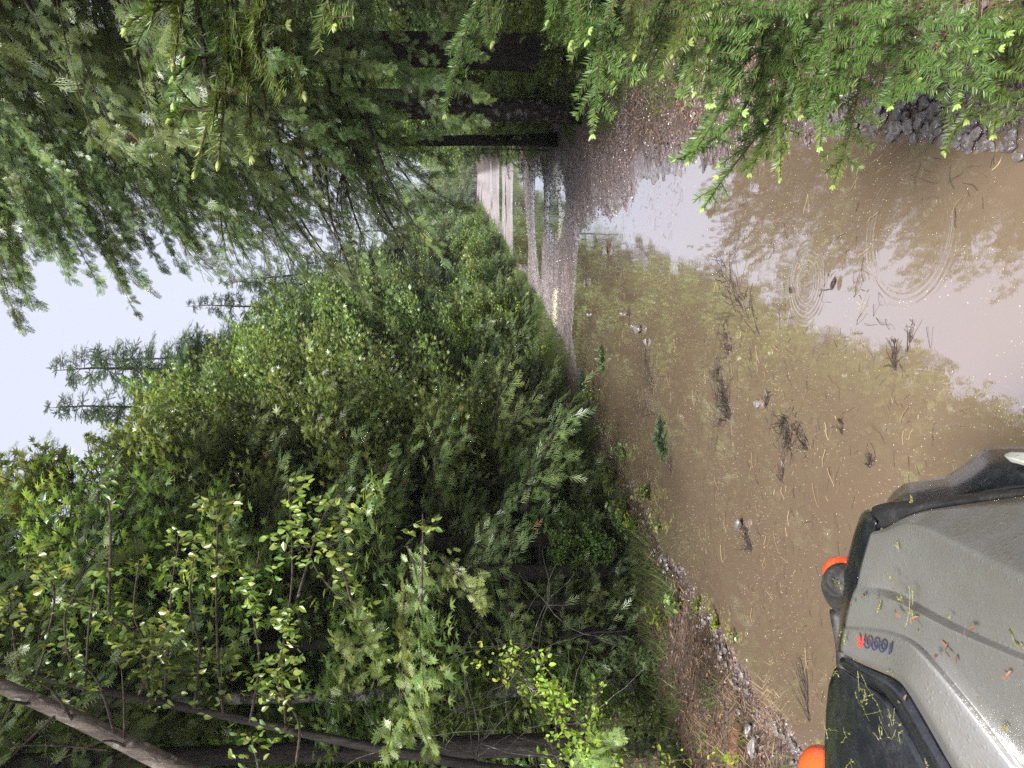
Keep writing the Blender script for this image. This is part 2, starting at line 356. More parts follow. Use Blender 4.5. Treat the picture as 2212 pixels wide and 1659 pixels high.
# water: one level sheet, seen where the ground dips below it
def water_mat():
    mt, n, p = new_mat('muddy_water'); P = pos(n)
    sx = nd(n, 'ShaderNodeSeparateXYZ'); n.links.new(P, sx.inputs[0])
    far = nd(n, 'ShaderNodeMapRange'); far.inputs[1].default_value = 5; far.inputs[2].default_value = 17; n.links.new(sx.outputs[1], far.inputs[0])
    c = mixc(n, far.outputs[0], (.19, .136, .095), (.165, .12, .082))
    c = mixc(n, math_(n, 'MULTIPLY', noise(n, 1.2, 4, .6, P), .5), c, (.14, .102, .07))
    df = nd(n, 'ShaderNodeBsdfDiffuse'); n.links.new(c, df.inputs[0])
    gl = nd(n, 'ShaderNodeBsdfGlossy'); gl.inputs['Roughness'].default_value = .006; gl.inputs[0].default_value = (.93, .95, 1, 1)
    fr = nd(n, 'ShaderNodeFresnel'); fr.inputs[0].default_value = 1.33
    fac = math_(n, 'POWER', fr.outputs[0], .30)
    h = math_(n, 'MULTIPLY', noise(n, 3.2, 3, .5, P), .35)
    h = math_(n, 'ADD', h, math_(n, 'MULTIPLY', noise(n, 22, 3, .6, P), .045))
    for (X, Y, R, wd, k, am) in ((1959, 503, .25, .03, 260, .07), (1741, 612, .16, .035, 260, .06), (1741, 612, .09, .02, 300, .05)):
        c0 = G(X, Y); dv = nd(n, 'ShaderNodeVectorMath', operation='DISTANCE'); n.links.new(P, dv.inputs[0]); dv.inputs[1].default_value = (c0[0], c0[1], 0)
        dr = math_(n, 'SUBTRACT', dv.outputs['Value'], R)
        gs = math_(n, 'EXPONENT', math_(n, 'MULTIPLY', math_(n, 'MULTIPLY', dr, dr), -1/(wd*wd)))
        h = math_(n, 'ADD', h, math_(n, 'MULTIPLY', math_(n, 'MULTIPLY', math_(n, 'SINE', math_(n, 'MULTIPLY', dr, k)), gs), am))
    bn = bump(n, h, .11, .02)
    n.links.new(bn, gl.inputs['Normal']); n.links.new(bn, fr.inputs['Normal'])
    ms = nd(n, 'ShaderNodeMixShader'); n.links.new(fac, ms.inputs[0]); n.links.new(df.outputs[0], ms.inputs[1]); n.links.new(gl.outputs[0], ms.inputs[2])
    n.links.new(ms.outputs[0], n.nodes['Material Output'].inputs[0]); n.nodes.remove(p)
    return mt
wb = MB(); wy = np.array([-4, 0, 6, 12, 20, 30, 45.])
v = []; 
for yy in wy: v += [(xroad(yy)-3.2, yy, 0), (xroad(yy)+4.2, yy, 0)]
wb.add(v, [[(2*i, 2*i+1, 2*i+3, 2*i+2) for i in range(len(wy)-1)]])
water = wb.build('water', water_mat()); tag(water, kind='structure')
# ------------------------------------------------------------------ skyline limits (left side) and the open sky
SKYL = np.array([(300, 1000), (370, 960), (400, 870), (450, 760), (500, 650), (560, 520), (600, 440), (640, 440), (665, 400), (700, 480), (740, 390), (780, 230), (820, 140), (850, 190), (885, 125), (920, 190), (950, 190), (980, 110), (1000, 50), (1030, -30), (1060, -250), (3000, -600)], float)
SKYP = [(-900, 760), (-200, 700), (0, 690), (40, 655), (100, 610), (200, 595), (280, 690), (320, 690), (340, 600), (420, 560), (500, 520), (440, 600), (420, 640), (375, 665), (430, 700), (380, 745), (230, 780), (130, 815), (190, 850), (110, 885), (190, 930), (60, 960), (-200, 1000), (-900, 1100)]
def insky(p):
    X, Y, f = proj(p); return (f > .3) & inpoly(X, Y, SKYP)
def maxh(x, y):
    X, Y, f = proj(np.array((x, y, 0.)))
    lim = np.interp(Y, SKYL[:, 0], SKYL[:, 1]); return CAMH+y*(1010-lim)/FPX*.985
# ------------------------------------------------------------------ trees
def bline(p0, d0, L, k, droop, wig, rg):
    P = [np.asarray(p0, float)]; d = nrm(d0)
    for i in range(k-1):
        d = nrm(d+np.array((0, 0, -droop/k))+wig*rg.normal(size=3)/k**.5)
        P.append(P[-1]+d*L/(k-1))
    return np.array(P)
KIND = {
 'maple': dict(mat='maple', T=MAPLE, n1=34, e1=(.35, 1.1), droop1=.35, n2=9, l2=.42, nl=16, ls=(.085, .15), spread=.16, dn=.35, nk=.7, flat=True),
 'cedar': dict(mat='cedar', T=SPRAY_HI, n1=70, e1=(-.15, .45), droop1=.75, n2=13, l2=.3, nl=8, ls=(.09, .17), spread=.06, dn=.75, nk=.5, flat=False),
 'cedar_lo': dict(mat='cedar', T=SPRAY_LO, n1=70, e1=(-.1, .45), droop1=.6, n2=11, l2=.3, nl=6, ls=(.15, .27), spread=.07, dn=.6, nk=.5, flat=False),
 'spruce': dict(mat='spruce', T=SPRIG, n1=90, e1=(-.1, .35), droop1=.35, n2=14, l2=.34, nl=8, ls=(.18, .32), spread=.05, dn=.1, nk=.4, flat=False),
}
def tree_mesh(kind, seed, H, R, r0, cb=.2, lean=(0, 0), base=None, prune=False, n1=None, prof=1.0, bare=0, azb=None, barkm='bark', top_r=.15, wig=.02, rot=None):
    """returns (trunk builder, crown builder) around the origin; base = world place, used only to keep limbs out of the open sky"""
    K = KIND[kind]; rg = np.random.default_rng(seed); tb = MB(); cbm = MB(); n1 = n1 or K['n1']
    k = 14; tz = np.linspace(0, 1, k); wob = np.cumsum(rg.normal(size=(k, 2))*wig*H/k**.5, 0)*tz[:, None]
    TP = np.stack([lean[0]*tz*H+wob[:, 0], lean[1]*tz*H+wob[:, 1], tz*H], -1); TP[0, 2] = -.25
    TR = r0*(1-tz)**.7*(1-top_r)+r0*top_r*.25; TR[0] *= 1.35
    tube(tb, TP, TR, 12, 0, .5, True, .16, rg)
    def trunk_at(z): return np.array([np.interp(z, TP[:, 2], TP[:, 0]), np.interp(z, TP[:, 2], TP[:, 1]), z])
    LP = []; LD = []; LN = []; LS = []; sp = []; sd_ = []; sl = []
    for i in range(n1):
        q = (i+rg.random())/n1; z = H*(cb+(1-cb)*q**.9)*.995; s = 1-(z/H-cb)/(1-cb)
        if kind in ('spruce',): l = R*(.08+s**prof)*rg.uniform(.7, 1.1)
        elif kind == 'maple': l = R*min(1, .35+1.1*s**.7)*rg.uniform(.55, 1.1)*(1 if s > .2 else .7)
        else: l = R*(.12+s**.7)*rg.uniform(.6, 1.1)
        az = rg.uniform(0, 2*pi) if azb is None or rg.random() > .65 else rg.normal(azb, .8)
        e = rg.uniform(*K['e1'])+(.35*(1-s) if kind == 'maple' else 0)
        d0 = np.array((cos(az)*cos(e), sin(az)*cos(e), sin(e)))
        p0 = trunk_at(z)
        st = rg.bit_generator.state
        for tr in range(7):
            rg.bit_generator.state = st
            Pb = bline(p0, d0, l, 9, K['droop1']*rg.uniform(.6, 1.3), .12, rg)
            if prune and base is not None and insky(np.asarray(base)+Pb[3:]).any(): l *= .72
            else: break
        rb = max(.006, min(r0*.3, .012*l+.004))
        tube(tb, Pb, np.linspace(rb, .003, 9), 5, 0, .5, False)
        isbare = rg.random() < bare*(1 if z < H*.45 else .2)
        n2 = max(3, int(K['n2']*min(1.6, .4+l*.6)))
        for j in range(n2):
            t = .15+.85*(j+rg.random()*.6)/n2; f = t*8; i0 = min(7, int(f)); pb = Pb[i0]+(Pb[i0+1]-Pb[i0])*(f-i0); dbn = nrm(Pb[i0+1]-Pb[i0])
            side = nrm(np.cross(dbn, (0, 0, 1.)))*(1 if j % 2 else -1)
            d2 = nrm(dbn*.8+side*rg.uniform(.5, 1.1)+np.array((0, 0, rg.normal(0, .25)+(.3 if kind == 'maple' else 0))))
            l2 = K['l2']*l*(1.15-t*.75)*rg.uniform(.6, 1.2)+.08
            sp.append(pb); sd_.append(d2); sl.append(l2)
            if isbare: continue
            m_ = max(2, int(K['nl']*rg.uniform(.6, 1.3)*min(1.5, .5+l2)))
            tt = np.linspace(.1, 1, m_)[:, None]
            pp = pb+d2*l2*tt+np.array((0, 0, -K['droop1']*.25))*l2*tt**2+rg.normal(size=(m_, 3))*K['spread']*(.5 if kind != 'maple' else 1)*min(1, l2)
            LS.append(np.full(m_, .4+.6*min(1, s*1.6) if kind == 'spruce' else 1.)); LP.append(pp); sg = np.where(np.arange(m_) % 2, 1, -1)[:, None]; s2 = nrm(np.cross(d2, (0, 0, 1.)))
            LD.append(d2+s2*sg*.6*(1-tt*.7)+np.array((0, 0, -K['dn']))+rg.normal(size=(m_, 3))*.3)
            LN.append(np.array((0, 0, 1.))+rg.normal(size=(m_, 3))*K['nk']+(s2*.3))
    sp = np.array(sp); inst(tb, STICK, sp, np.array(sd_), (0.1, .2, 1), np.array(sl), np.full(len(sp), .0045))
    LP = np.concatenate(LP); LD = np.concatenate(LD); LN = np.concatenate(LN); n = len(LP)
    rnd = np.clip(rg.normal(.5, .2, n)+.25*(fbm(LP[:, 0]*1.5+seed, LP[:, 2]*1.5, 2)-.5)*2, 0, 1)
    if kind == 'maple': rnd = np.clip(rnd, 0, 1)
    L = rg.uniform(*K['ls'], n)*np.concatenate(LS)
    inst(cbm, K['T'], LP, LD, LN, L, L*(1 if kind == 'maple' else .62), 0, rnd)
    return tb, cbm
def make_tree(name, kind, seed, loc, H, R, r0, label, cat='tree', group=None, barkm='bark', cname='crown', **kw):
    loc = (loc[0], loc[1], gz(loc[0], loc[1]) if len(loc) < 3 else loc[2])
    e = empty(name, loc); tag(e, label, cat, group)
    tb, cb_ = tree_mesh(kind, seed, H, R, r0, base=loc, **kw)
    tb.build('trunk', M[barkm], e, smooth=True); cb_.build(cname, M[KIND[kind]['mat']], e)
    return e
def copy_tree(src, loc, rz, sc, label=None, group=None, name=None):
    c = src.copy(); COL.objects.link(c); c.location = loc; c.rotation_euler = (0, 0, rz); c.scale = sc
    if label: c['label'] = label
    if group: c['group'] = group
    for ch in [q for q in bpy.data.objects if q.parent == src]:
        d = ch.copy(); COL.objects.link(d); d.parent = c
    return c
# --- right side: dark trunks and the cedars that hang over the road
R_ = np.random.default_rng(11)
def base_at(X, Y):
    g = G(X, Y, .15); return (g[0], g[1])
b1 = base_at(1290, 118)
t1 = make_tree('cedar_tree', 'cedar', 21, b1, 13, 2.6, .23, 'thickest dark trunk right of the road with white lichen spots', barkm='bark', cb=.2, prune=True, azb=pi, n1=110, wig=.004)
b2 = base_at(1245, 238)
t2 = make_tree('cedar_tree', 'cedar', 22, b2, 14, 2.7, .17, 'dark trunk with grey lichen patch, second from the right road edge', barkm='bark_lichen', cb=.22, prune=True, azb=pi, lean=(-.02, 0), n1=110, wig=.004)
b3 = base_at(1195, 300)
t3 = make_tree('cedar_tree', 'cedar', 23, b3, 10, 2.0, .115, 'slim leaning cedar trunk nearest the right edge of the gravel road', barkm='bark', cb=.3, prune=True, lean=(-.045, 0), n1=80, azb=pi, wig=.006)
t5 = make_tree('cedar_tree', 'cedar', 24, (5.35, 13.2), 13, 2.3, .12, 'slender dark cedar between the two thickest trunks on the right', cb=.3, prune=True, wig=.004)
t6 = make_tree('cedar_tree', 'cedar', 25, (4.1, 7.2), 12.5, 2.6, .16, 'near right cedar with drooping sprays cut by the picture edge', cb=.3, prune=True, azb=pi, n1=120, wig=.004)
t7 = make_tree('cedar_tree', 'cedar', 26, (3.6, 4.6), 9, 2.4, .12, 'closest cedar on the right whose hanging sprays fill the upper corner', cb=.38, prune=True, azb=2.6, n1=110, wig=.004)
# cedars, spruces and maples used for the woods
def proto(kind, seed, H, R, r0, **kw): return (kind, seed, H, R, r0, kw)
PROT = {}
def place(key, spec, loc, H, rz, name, label, cat, group, wid=1.0, barkm='bark', cname='crown'):
    """first use builds the tree, later ones copy it"""
    kind, seed, H0, R0, r0, kw = spec; loc = (loc[0], loc[1], gz(*loc)-.02)
    if key not in PROT:
        e = empty(name, loc); tag(e, label, cat, group); tb, cb_ = tree_mesh(kind, seed, H0, R0, r0, **kw)
        tb.build('trunk', M[barkm], e, smooth=True); cb_.build(cname, M[KIND[kind]['mat']], e); PROT[key] = e
    else: e = copy_tree(PROT[key], loc, rz, (1, 1, 1), label, group)
    e['label'] = label; e['category'] = cat
    if group: e['group'] = group
    elif 'group' in e: del e['group']
    e.name = name; s = H/H0; e.location = loc; e.rotation_euler = (0, 0, rz); e.scale = (s*wid, s*wid, s)
    return e
SP = {'spruceA': proto('spruce', 31, 11, 1.9, .12, cb=.12, n1=150, prof=.8), 'spruceB': proto('spruce', 32, 11, 1.4, .1, cb=.15, prof=.85, bare=.1, n1=130),
      'cedA': proto('cedar_lo', 33, 10, 1.9, .14, cb=.12), 'cedB': proto('cedar_lo', 34, 10, 2.2, .16, cb=.35),
      'mapA': proto('maple', 35, 7, 1.9, .07, cb=.1, n1=46), 'mapB': proto('maple', 36, 7, 1.7, .06, cb=.15, n1=40), 'mapC': proto('maple', 37, 8, 2.1, .08, cb=.05, n1=50),
      'bushA': proto('maple', 38, 2.4, 1.3, .03, cb=.02, n1=30), 'cedbush': proto('cedar_lo', 39, 2.6, 1.2, .04, cb=.02, n1=44)}
# hero trees of the left skyline
hero = [('spruceA', 820, 22, .97, 'spruce whose dense dark tip stands highest beside the open sky'),
        ('spruceB', 886, 17, 1., 'thin sparse spire of a spruce left of the tallest tip'),
        ('spruceB', 666, 25, .98, 'narrow spruce with a straight bare stem rising alone where the road ends in sky'),
        ('spruceA', 585, 34, .9, 'hazy spruce behind the cedar sprays above the far road'),
        ('spruceA', 742, 27, .95, 'short pointed spruce between the tallest tip and the lone narrow one'),
        ('spruceB', 780, 24, .97, 'ragged spruce just right of the tallest dark tip'),
        ('spruceB', 620, 30, .93, 'faint grey green spruce in the gap over the far road')]
for i, (k, Y, d, f, lab) in enumerate(hero):
    x = (829.5-Y)/FPX*d*1.0; h = maxh(x, d)*f
    place(k, SP[k], (x, d), h, i*1.3, 'spruce_tree', lab, 'tree', None, 1.0 if k == 'spruceB' else 1.15)
for i, (Y, d) in enumerate(((800, 26), (845, 21), (760, 30), (700, 31), (905, 19), (860, 27), (640, 36), (720, 24), (930, 16))):
    x = (829.5-Y)/FPX*d; place('spruceA', SP['spruceA'], (x, d), maxh(x, d)*(.78+.1*(i % 3)/2), i*1.7, 'spruce_tree', 'dark spruce filling the skyline behind the maples', 'tree', 'spruces behind the maples', 1.2)
ctr = [('mapA', 918, 9.8, 'maple with a dark stem rising left of the middle of the thicket'), ('mapB', 968, 10.2, 'maple with paired dark stems against bright sky gaps, right stem'),
       ('mapC', 984, 9.2, 'maple with paired dark stems against bright sky gaps, left stem')]
for i, (k, Y, d, lab) in enumerate(ctr):
    x = (829.5-Y)/FPX*d; place(k, SP[k], (x, d), maxh(x, d)*.86, i*2.1, 'maple_tree', lab, 'tree', None, .8)
x = (829.5-1112)/FPX*11; place('spruceB', SP['spruceB'], (x, 11), 11.5, .4, 'spruce_tree', 'tall spruce on the left with ragged upturned twigs against the sky', 'tree', None, 1.15)
# the left bank thicket
rg = np.random.default_rng(77)
for i in range(46):
    d = 6.2+i*.75+rg.uniform(-.3, .3) if i < 30 else 28+(i-30)*3.2
    off = -2.55-rg.uniform(0, 1.3)-(.0 if d > 9 else .5)-.01*d
    x = xroad(d)+off-.75-.01*min(d, 30); h = min(rg.uniform(4.5, 8.2), maxh(x+.3, d)*.84)
    if d > 16: h = max(h, min(maxh(x, d)*.8, 8))
    k = ('mapA', 'mapB', 'mapC', 'mapA', 'cedA')[i % 5]
    lab, cat, nm = (('cedar in the green thicket on the left bank', 'tree', 'cedar_tree') if k == 'cedA' else ('bright maple in the dense thicket on the left bank', 'tree', 'maple_tree'))
    place(k, SP[k], (x, d), h, rg.uniform(0, 6.28), nm, lab, cat, 'cedars of the left thicket' if k == 'cedA' else 'maples of the left thicket', rg.uniform(.85, 1.1))
for i in range(64):
    d = 6.8+i*.62+max(0, i-40)*1.2+rg.uniform(-.3, .3); x = xroad(d)-(3.0 if d < 14 else 2.45 if d < 26 else 2.1)-rg.uniform(0, .9); k = ('bushA', 'bushA', 'cedbush')[i % 3]
    place(k, SP[k], (x, d), rg.uniform(1.1, 2.1), rg.uniform(0, 6.28), 'cedar_bush' if k == 'cedbush' else 'maple_bush', 'low cedar bush at the foot of the left thicket' if k == 'cedbush' else 'low leafy bush at the foot of the left thicket', 'bush',
          'cedar bushes under the left thicket' if k == 'cedbush' else 'maple bushes under the left thicket', 1.1)
for i in range(26):
    d = 5.2+i*.34; x = xroad(d)-2.75-rg.uniform(.05, .6)-.5*(d < 6.3); k = ('cedbush', 'bushA')[i % 2]
    place(k, SP[k], (x, d), rg.uniform(.55, 1.15)*(.7 if d < 6.3 else 1), rg.uniform(0, 6.28), 'cedar_bush' if k == 'cedbush' else 'maple_bush', 'small green cedar bush on the left shore' if k == 'cedbush' else 'small leafy bush on the left shore', 'bush', 'little cedars on the left shore' if k == 'cedbush' else 'little leafy bushes on the left shore', 1.15)
for i in range(22):
    d = 120+i*3; x = xroad(d)+((i*37) % 11-5)*1.3; k = 'bushA'
    place(k, SP[k], (x, d), rg.uniform(6, 10), rg.uniform(0, 6.28), 'leafy_shrub', 'pale leafy shrub closing the far end of the road', 'shrub', 'shrubs closing the far road', 1.1)
for i, (Y, d, h) in enumerate(((1040, 8.8, 7.5), (1100, 7.9, 6.6), (1170, 7.3, 7.2), (1240, 6.8, 6.2), (1310, 6.5, 6.8), (1380, 6.4, 6.), (1180, 8.8, 8.5), (1330, 8.2, 8.5))):
    x = (829.5-Y)/FPX*d; k = ('cedA', 'mapB', 'cedA')[i % 3]; place(k, SP[k], (x, d), h, i*.9+.3, 'maple_tree' if k == 'mapB' else 'cedar_tree', 'leafy maple filling the woods behind the sapling leaves' if k == 'mapB' else 'full mid green cedar behind the sapling leaves', 'tree', 'maples behind the sapling' if k == 'mapB' else 'cedars behind the sapling', 1.1)
# woods behind on the left
for i in range(46):
    d = rg.uniform(5, 40); x = xroad(d)-rg.uniform(5, 13); h = min(rg.uniform(8, 12), maxh(x, d)*.97)
    if h < 3: continue
    k = ('cedB', 'spruceB', 'cedA', 'mapC')[i % 4]
    place(k, SP[k], (x, d), h, rg.uniform(0, 6.28), {'m': 'maple_tree', 'c': 'cedar_tree', 's': 'spruce_tree'}[k[0]], 'tree in the dim woods behind the left thicket', 'tree', 'trees of the left woods', 1)
# woods on the right: behind the road's edge
for i in range(50):
    d = 3+i*.9+rg.uniform(-.5, .5); x = xroad(d)+(rg.uniform(5, 11) if d < 16 else rg.uniform(3.2, 9)); h = rg.uniform(8, 12)
    k = ('cedA', 'cedB', 'cedB', 'mapA', 'spruceA')[i % 5]
    place(k, SP[k], (x, d), h, rg.uniform(0, 6.28), {'m': 'maple_tree', 'c': 'cedar_tree', 's': 'spruce_tree'}[k[0]], 'tree in the shade behind the trunks on the right', 'tree', 'trees of the right woods', 1)
for i in range(30):
    d = 9+i*1.3; x = xroad(d)+2.6+rg.uniform(0, 1.2)+.5*(d < 14); k = ('cedbush', 'bushA')[i % 2]
    place(k, SP[k], (x, d), rg.uniform(1.0, 2.2), rg.uniform(0, 6.28), 'cedar_bush' if k == 'cedbush' else 'maple_bush', 'small cedar bush under the trunks on the right' if k == 'cedbush' else 'small leafy bush under the trunks on the right', 'bush',
          'cedar bushes on the right' if k == 'cedbush' else 'leafy bushes on the right', 1)
for i in range(22):
    d = 16+i*2.1; x = xroad(d)+2.7+rg.uniform(0, 1.2); k = ('mapA', 'mapB', 'cedA')[i % 3]
    place(k, SP[k], (x, d), rg.uniform(5, 8.5), rg.uniform(0, 6.28), {'m': 'maple_tree', 'c': 'cedar_tree'}[k[0]], 'leafy tree on the right side of the far road', 'tree', 'trees right of the far road', 1)
for i, (X, Y) in enumerate(((1275, 75), (1262, 165), (1225, 205), (1215, 262), (1190, 325), (1300, 120), (1180, 345), (1350, 40))):
    g = G(X, Y, .15); k = ('cedbush', 'bushA')[i % 2]; place(k, SP[k], (g[0]+.35, g[1]+.5), rg.uniform(.9, 1.5), i*1.1, 'cedar_bush' if i % 2 == 0 else 'maple_bush', 'bush at the foot of the dark trunks on the right', 'bush', 'bushes round the right trunks', 1)
for i in range(26):
    d = 6.3+i*.42; x = xroad(d)+1.75+rg.uniform(0, .9); k = ('cedbush', 'bushA')[i % 2]
    place(k, SP[k], (x, d), rg.uniform(.35, .8), rg.uniform(0, 6.28), 'cedar_bush' if k == 'cedbush' else 'maple_bush', 'little green cedar on the right verge' if k == 'cedbush' else 'little leafy bush on the right verge', 'bush', 'little cedars on the right verge' if k == 'cedbush' else 'little bushes on the right verge', 1.2)
for i in range(16):
    d = 116+i*4; x = xroad(d)+1-i*.6*(-1)**i; k = ('mapC', 'mapA')[i % 2]
    place(k, SP[k], (x, d), rg.uniform(6, 9), rg.uniform(0, 6.28), 'maple_tree', 'pale leafy tree closing the far end of the road', 'tree', 'trees closing the far end of the road', 1.3)
for i in range(16):
    x, d = (-4.1, 7.5) if i == 0 else (-xroad(0)-5.2-rg.uniform(0, 3.5), 6+i*.5); h = min(rg.uniform(7.5, 10.5), maxh(x, d)); k = ('cedB', 'mapC', 'cedA', 'spruceA')[i % 4]
    place(k, SP[k], (x, d), h, rg.uniform(0, 6.28), {'m': 'maple_tree', 'c': 'cedar_tree', 's': 'spruce_tree'}[k[0]], 'shaded tree behind the black trunks on the left', 'tree', 'trees behind the left trunks', 1)
# end of the road
for i in range(26):
    d = 60+i*4; x = xroad(d)+(-1)**i*rg.uniform(2.6, 6)+ (i > 16)*rg.uniform(-4, 4); k = ('mapC', 'cedA', 'spruceA')[i % 3]
    h = min(rg.uniform(8, 13), max(4, maxh(x, d)*.95))
    place(k, SP[k], (x, d), h, rg.uniform(0, 6.28), {'m': 'maple_tree', 'c': 'cedar_tree', 's': 'spruce_tree'}[k[0]], 'far pale tree where the road disappears', 'tree', 'far trees at the end of the road', 1.2)
# ------------------------------------------------------------------ trunks on the left
make_tree('spruce_tree', 'cedar', 51, (-2.72, 6.3), 11, 1.7, .075, 'straight slim trunk with pale grey lichen bark at the left edge of the woods', barkm='bark_grey', cb=.5, wig=.003, n1=60)
make_tree('cedar_tree', 'cedar', 52, (-2.86, 5.6), 10, 2.0, .105, 'stout near black trunk left of the slim lichen covered one', cb=.42, wig=.003, n1=64)
L3 = make_tree('cedar_tree', 'cedar', 53, (-2.74, 4.55), 9.5, 2.1, .125, 'widest black trunk at the left picture edge with yellow green drooping sprays', cb=.4, wig=.003, n1=64)
make_tree('spruce_tree', 'spruce', 54, (-2.5, 6.75), 7, .9, .035, 'thin brown stem standing just right of the slim lichen trunk', cb=.45, wig=.003, n1=40)
make_tree('spruce_tree', 'cedar', 55, (-3.72, 8.2), 11, 1.6, .085, 'plain dark trunk behind and left of the slim lichen trunk', cb=.45, wig=.003, n1=60)
make_tree('cedar_tree', 'cedar', 56, (-4.9, 7.4), 11, 2.4, .15, 'dark cedar deep in the left woods behind the widest trunk', cb=.3, wig=.003, n1=80)
# ------------------------------------------------------------------ explicit branches
def branch_pts(px, d0, d1, n=24):
    px = np.array(px, float); q = poly(px, n); t = np.linspace(0, 1, n)
    return np.array([At(a, b_, d0+(d1-d0)*s) for (a, b_), s in zip(q, t)])
def leafy(parent, name, P, rg, r0=.006, leaf=LEAF, lm='sapling', ls=(.034, .06), step=.035, clump=.5, twm='twig', dens=1.0, droop=.9, side=.1):
    mb = MB(); L = np.linalg.norm(np.diff(P, axis=0), axis=1).sum(); tube(mb, P, np.linspace(r0, r0*.35, len(P)), 6, 0, .5, False)
    m_ = int(L/step); t = np.sort(rg.random(m_)); t = t[(fbm(t*L*5+rg.random()*50, t*0, 2) > clump-.1) | (t > .9)]
    pp = np.stack([np.interp(t, np.linspace(0, 1, len(P)), P[:, i]) for i in range(3)], -1)
    d = nrm(rg.normal(size=(len(pp), 3))*(1, .8, .7)); ln = rg.uniform(.02, side, len(pp))
    inst(mb, STICK, pp, d, (0.1, .2, 1), ln, np.full(len(pp), .0016))
    e = pp+d*ln[:, None]
    k = max(1, int(5*dens)); e = np.repeat(e, k, 0)+rg.normal(size=(len(e)*k, 3))*.03; n = len(e)
    ax = rg.normal(size=(n, 3))*.45+np.array((.1, -.15, -droop)); l = rg.uniform(*ls, n)
    inst(mb, leaf, e, ax, rg.normal(size=(n, 3))*(1, .8, .25)+np.array((.3, -.5, .5)), l, l*.95, 1, rg.random(n))
    return mb.build(name, [M[twm], M[lm]], parent)
rg = np.random.default_rng(101)
sap = empty('broadleaf_tree', (-3.0, 4.9, .1)); tag(sap, 'leaning grey sapling with sparse bright yellow green oval leaves on thin twigs', 'tree')
sap.location = (0, 0, 0)
tb = MB(); P = np.array([At(X, Y, d) for X, Y, d in ((-900, 1290, 4.9), (-400, 1370, 4.8), (-40, 1436, 4.7), (150, 1477, 4.7), (312, 1510, 4.7), (553, 1560, 4.65), (740, 1601, 4.6), (1100, 1665, 4.5), (1500, 1730, 4.3))])
P[-1][2] = -.1
tube(tb, poly(P, 40), np.linspace(.014, .034, 40), 10, 0, .5, True, .1, rg); tb.build('trunk', M['bark'], sap, smooth=True)
BR = [([(482, 1539), (470, 1404), (467, 1244), (470, 1130), (462, 1060)], 4.5, 3.9), ([(325, 1511), (307, 1406), (260, 1364), (200, 1300)], 4.6, 4.0), ([(300, 1370), (212, 1316), (70, 1250)], 4.2, 4.2),
      ([(75, 1470), (95, 1404), (117, 1274), (60, 1200)], 4.5, 4.0), ([(172, 1540), (185, 1470), (192, 1350), (207, 1250)], 4.4, 3.8), ([(355, 1511), (365, 1369), (372, 1260), (385, 1180)], 4.5, 3.8),
      ([(618, 1575), (610, 1418), (631, 1244), (623, 1041)], 4.6, 3.8), ([(643, 1290), (693, 1129), (733, 1066)], 4.2, 3.8), ([(910, 1300), (913, 1180), (913, 1109)], 4.1, 3.9),
      ([(235, 1330), (237, 1104), (207, 1041)], 4.2, 3.9), ([(540, 1560), (560, 1430), (545, 1300), (560, 1190)], 4.5, 4), ([(300, 1500), (330, 1420), (290, 1330), (300, 1210)], 4.5, 3.9),
      ([(420, 1530), (430, 1400), (410, 1300), (425, 1150)], 4.5, 3.9), ([(40, 1450), (30, 1380), (20, 1290)], 4.4, 4), ([(832, 1366), (784, 1335), (697, 1250), (660, 1180)], 4.3, 3.9),
      ([(640, 1650), (645, 1560), (600, 1480), (610, 1400)], 4.1, 3.8), ([(560, 1659), (550, 1620), (540, 1580)], 4, 3.8), ([(760, 1300), (735, 1220), (700, 1170)], 4.1, 3.8), ([(180, 1480), (150, 1420), (140, 1330), (165, 1280)], 4.3, 3.9)]
for px, a, b_ in BR: leafy(sap, 'leafy_branch', branch_pts(px, a, b_), rg, .009, clump=.5, step=.03, side=.13)
# low shrub with small pale leaves
shr = empty('small_leaf_shrub', (0, 0, 0)); tag(shr, 'sparse shrub with small yellow green leaf sprigs hanging before the black trunks', 'shrub')
for px, a, b_ in [([(1330, 1640), (1290, 1560), (1200, 1500), (1160, 1420)], 4.3, 3.7), ([(1330, 1650), (1250, 1590), (1190, 1560), (1140, 1500)], 4.3, 3.7), ([(1340, 1650), (1260, 1620), (1185, 1610)], 4.2, 3.8),
                  ([(1300, 1600), (1180, 1500), (1080, 1440), (1030, 1415)], 4.3, 3.9), ([(1220, 1540), (1130, 1460), (1090, 1400)], 4, 3.9), ([(1160, 1450), (1190, 1400), (1180, 1380)], 4, 3.9), ([(1240, 1590), (1200, 1530), (1210, 1480)], 4, 3.8),
                  ([(1350, 1650), (1500, 1640), (1560, 1650)], 4.3, 3.9), ([(1260, 1580), (1290, 1500), (1310, 1460)], 4, 3.9)]:
    leafy(shr, 'leafy_branch', branch_pts(px, a, b_), rg, .005, lm='yellow', ls=(.022, .045), step=.028, clump=.45, droop=.2, side=.05)
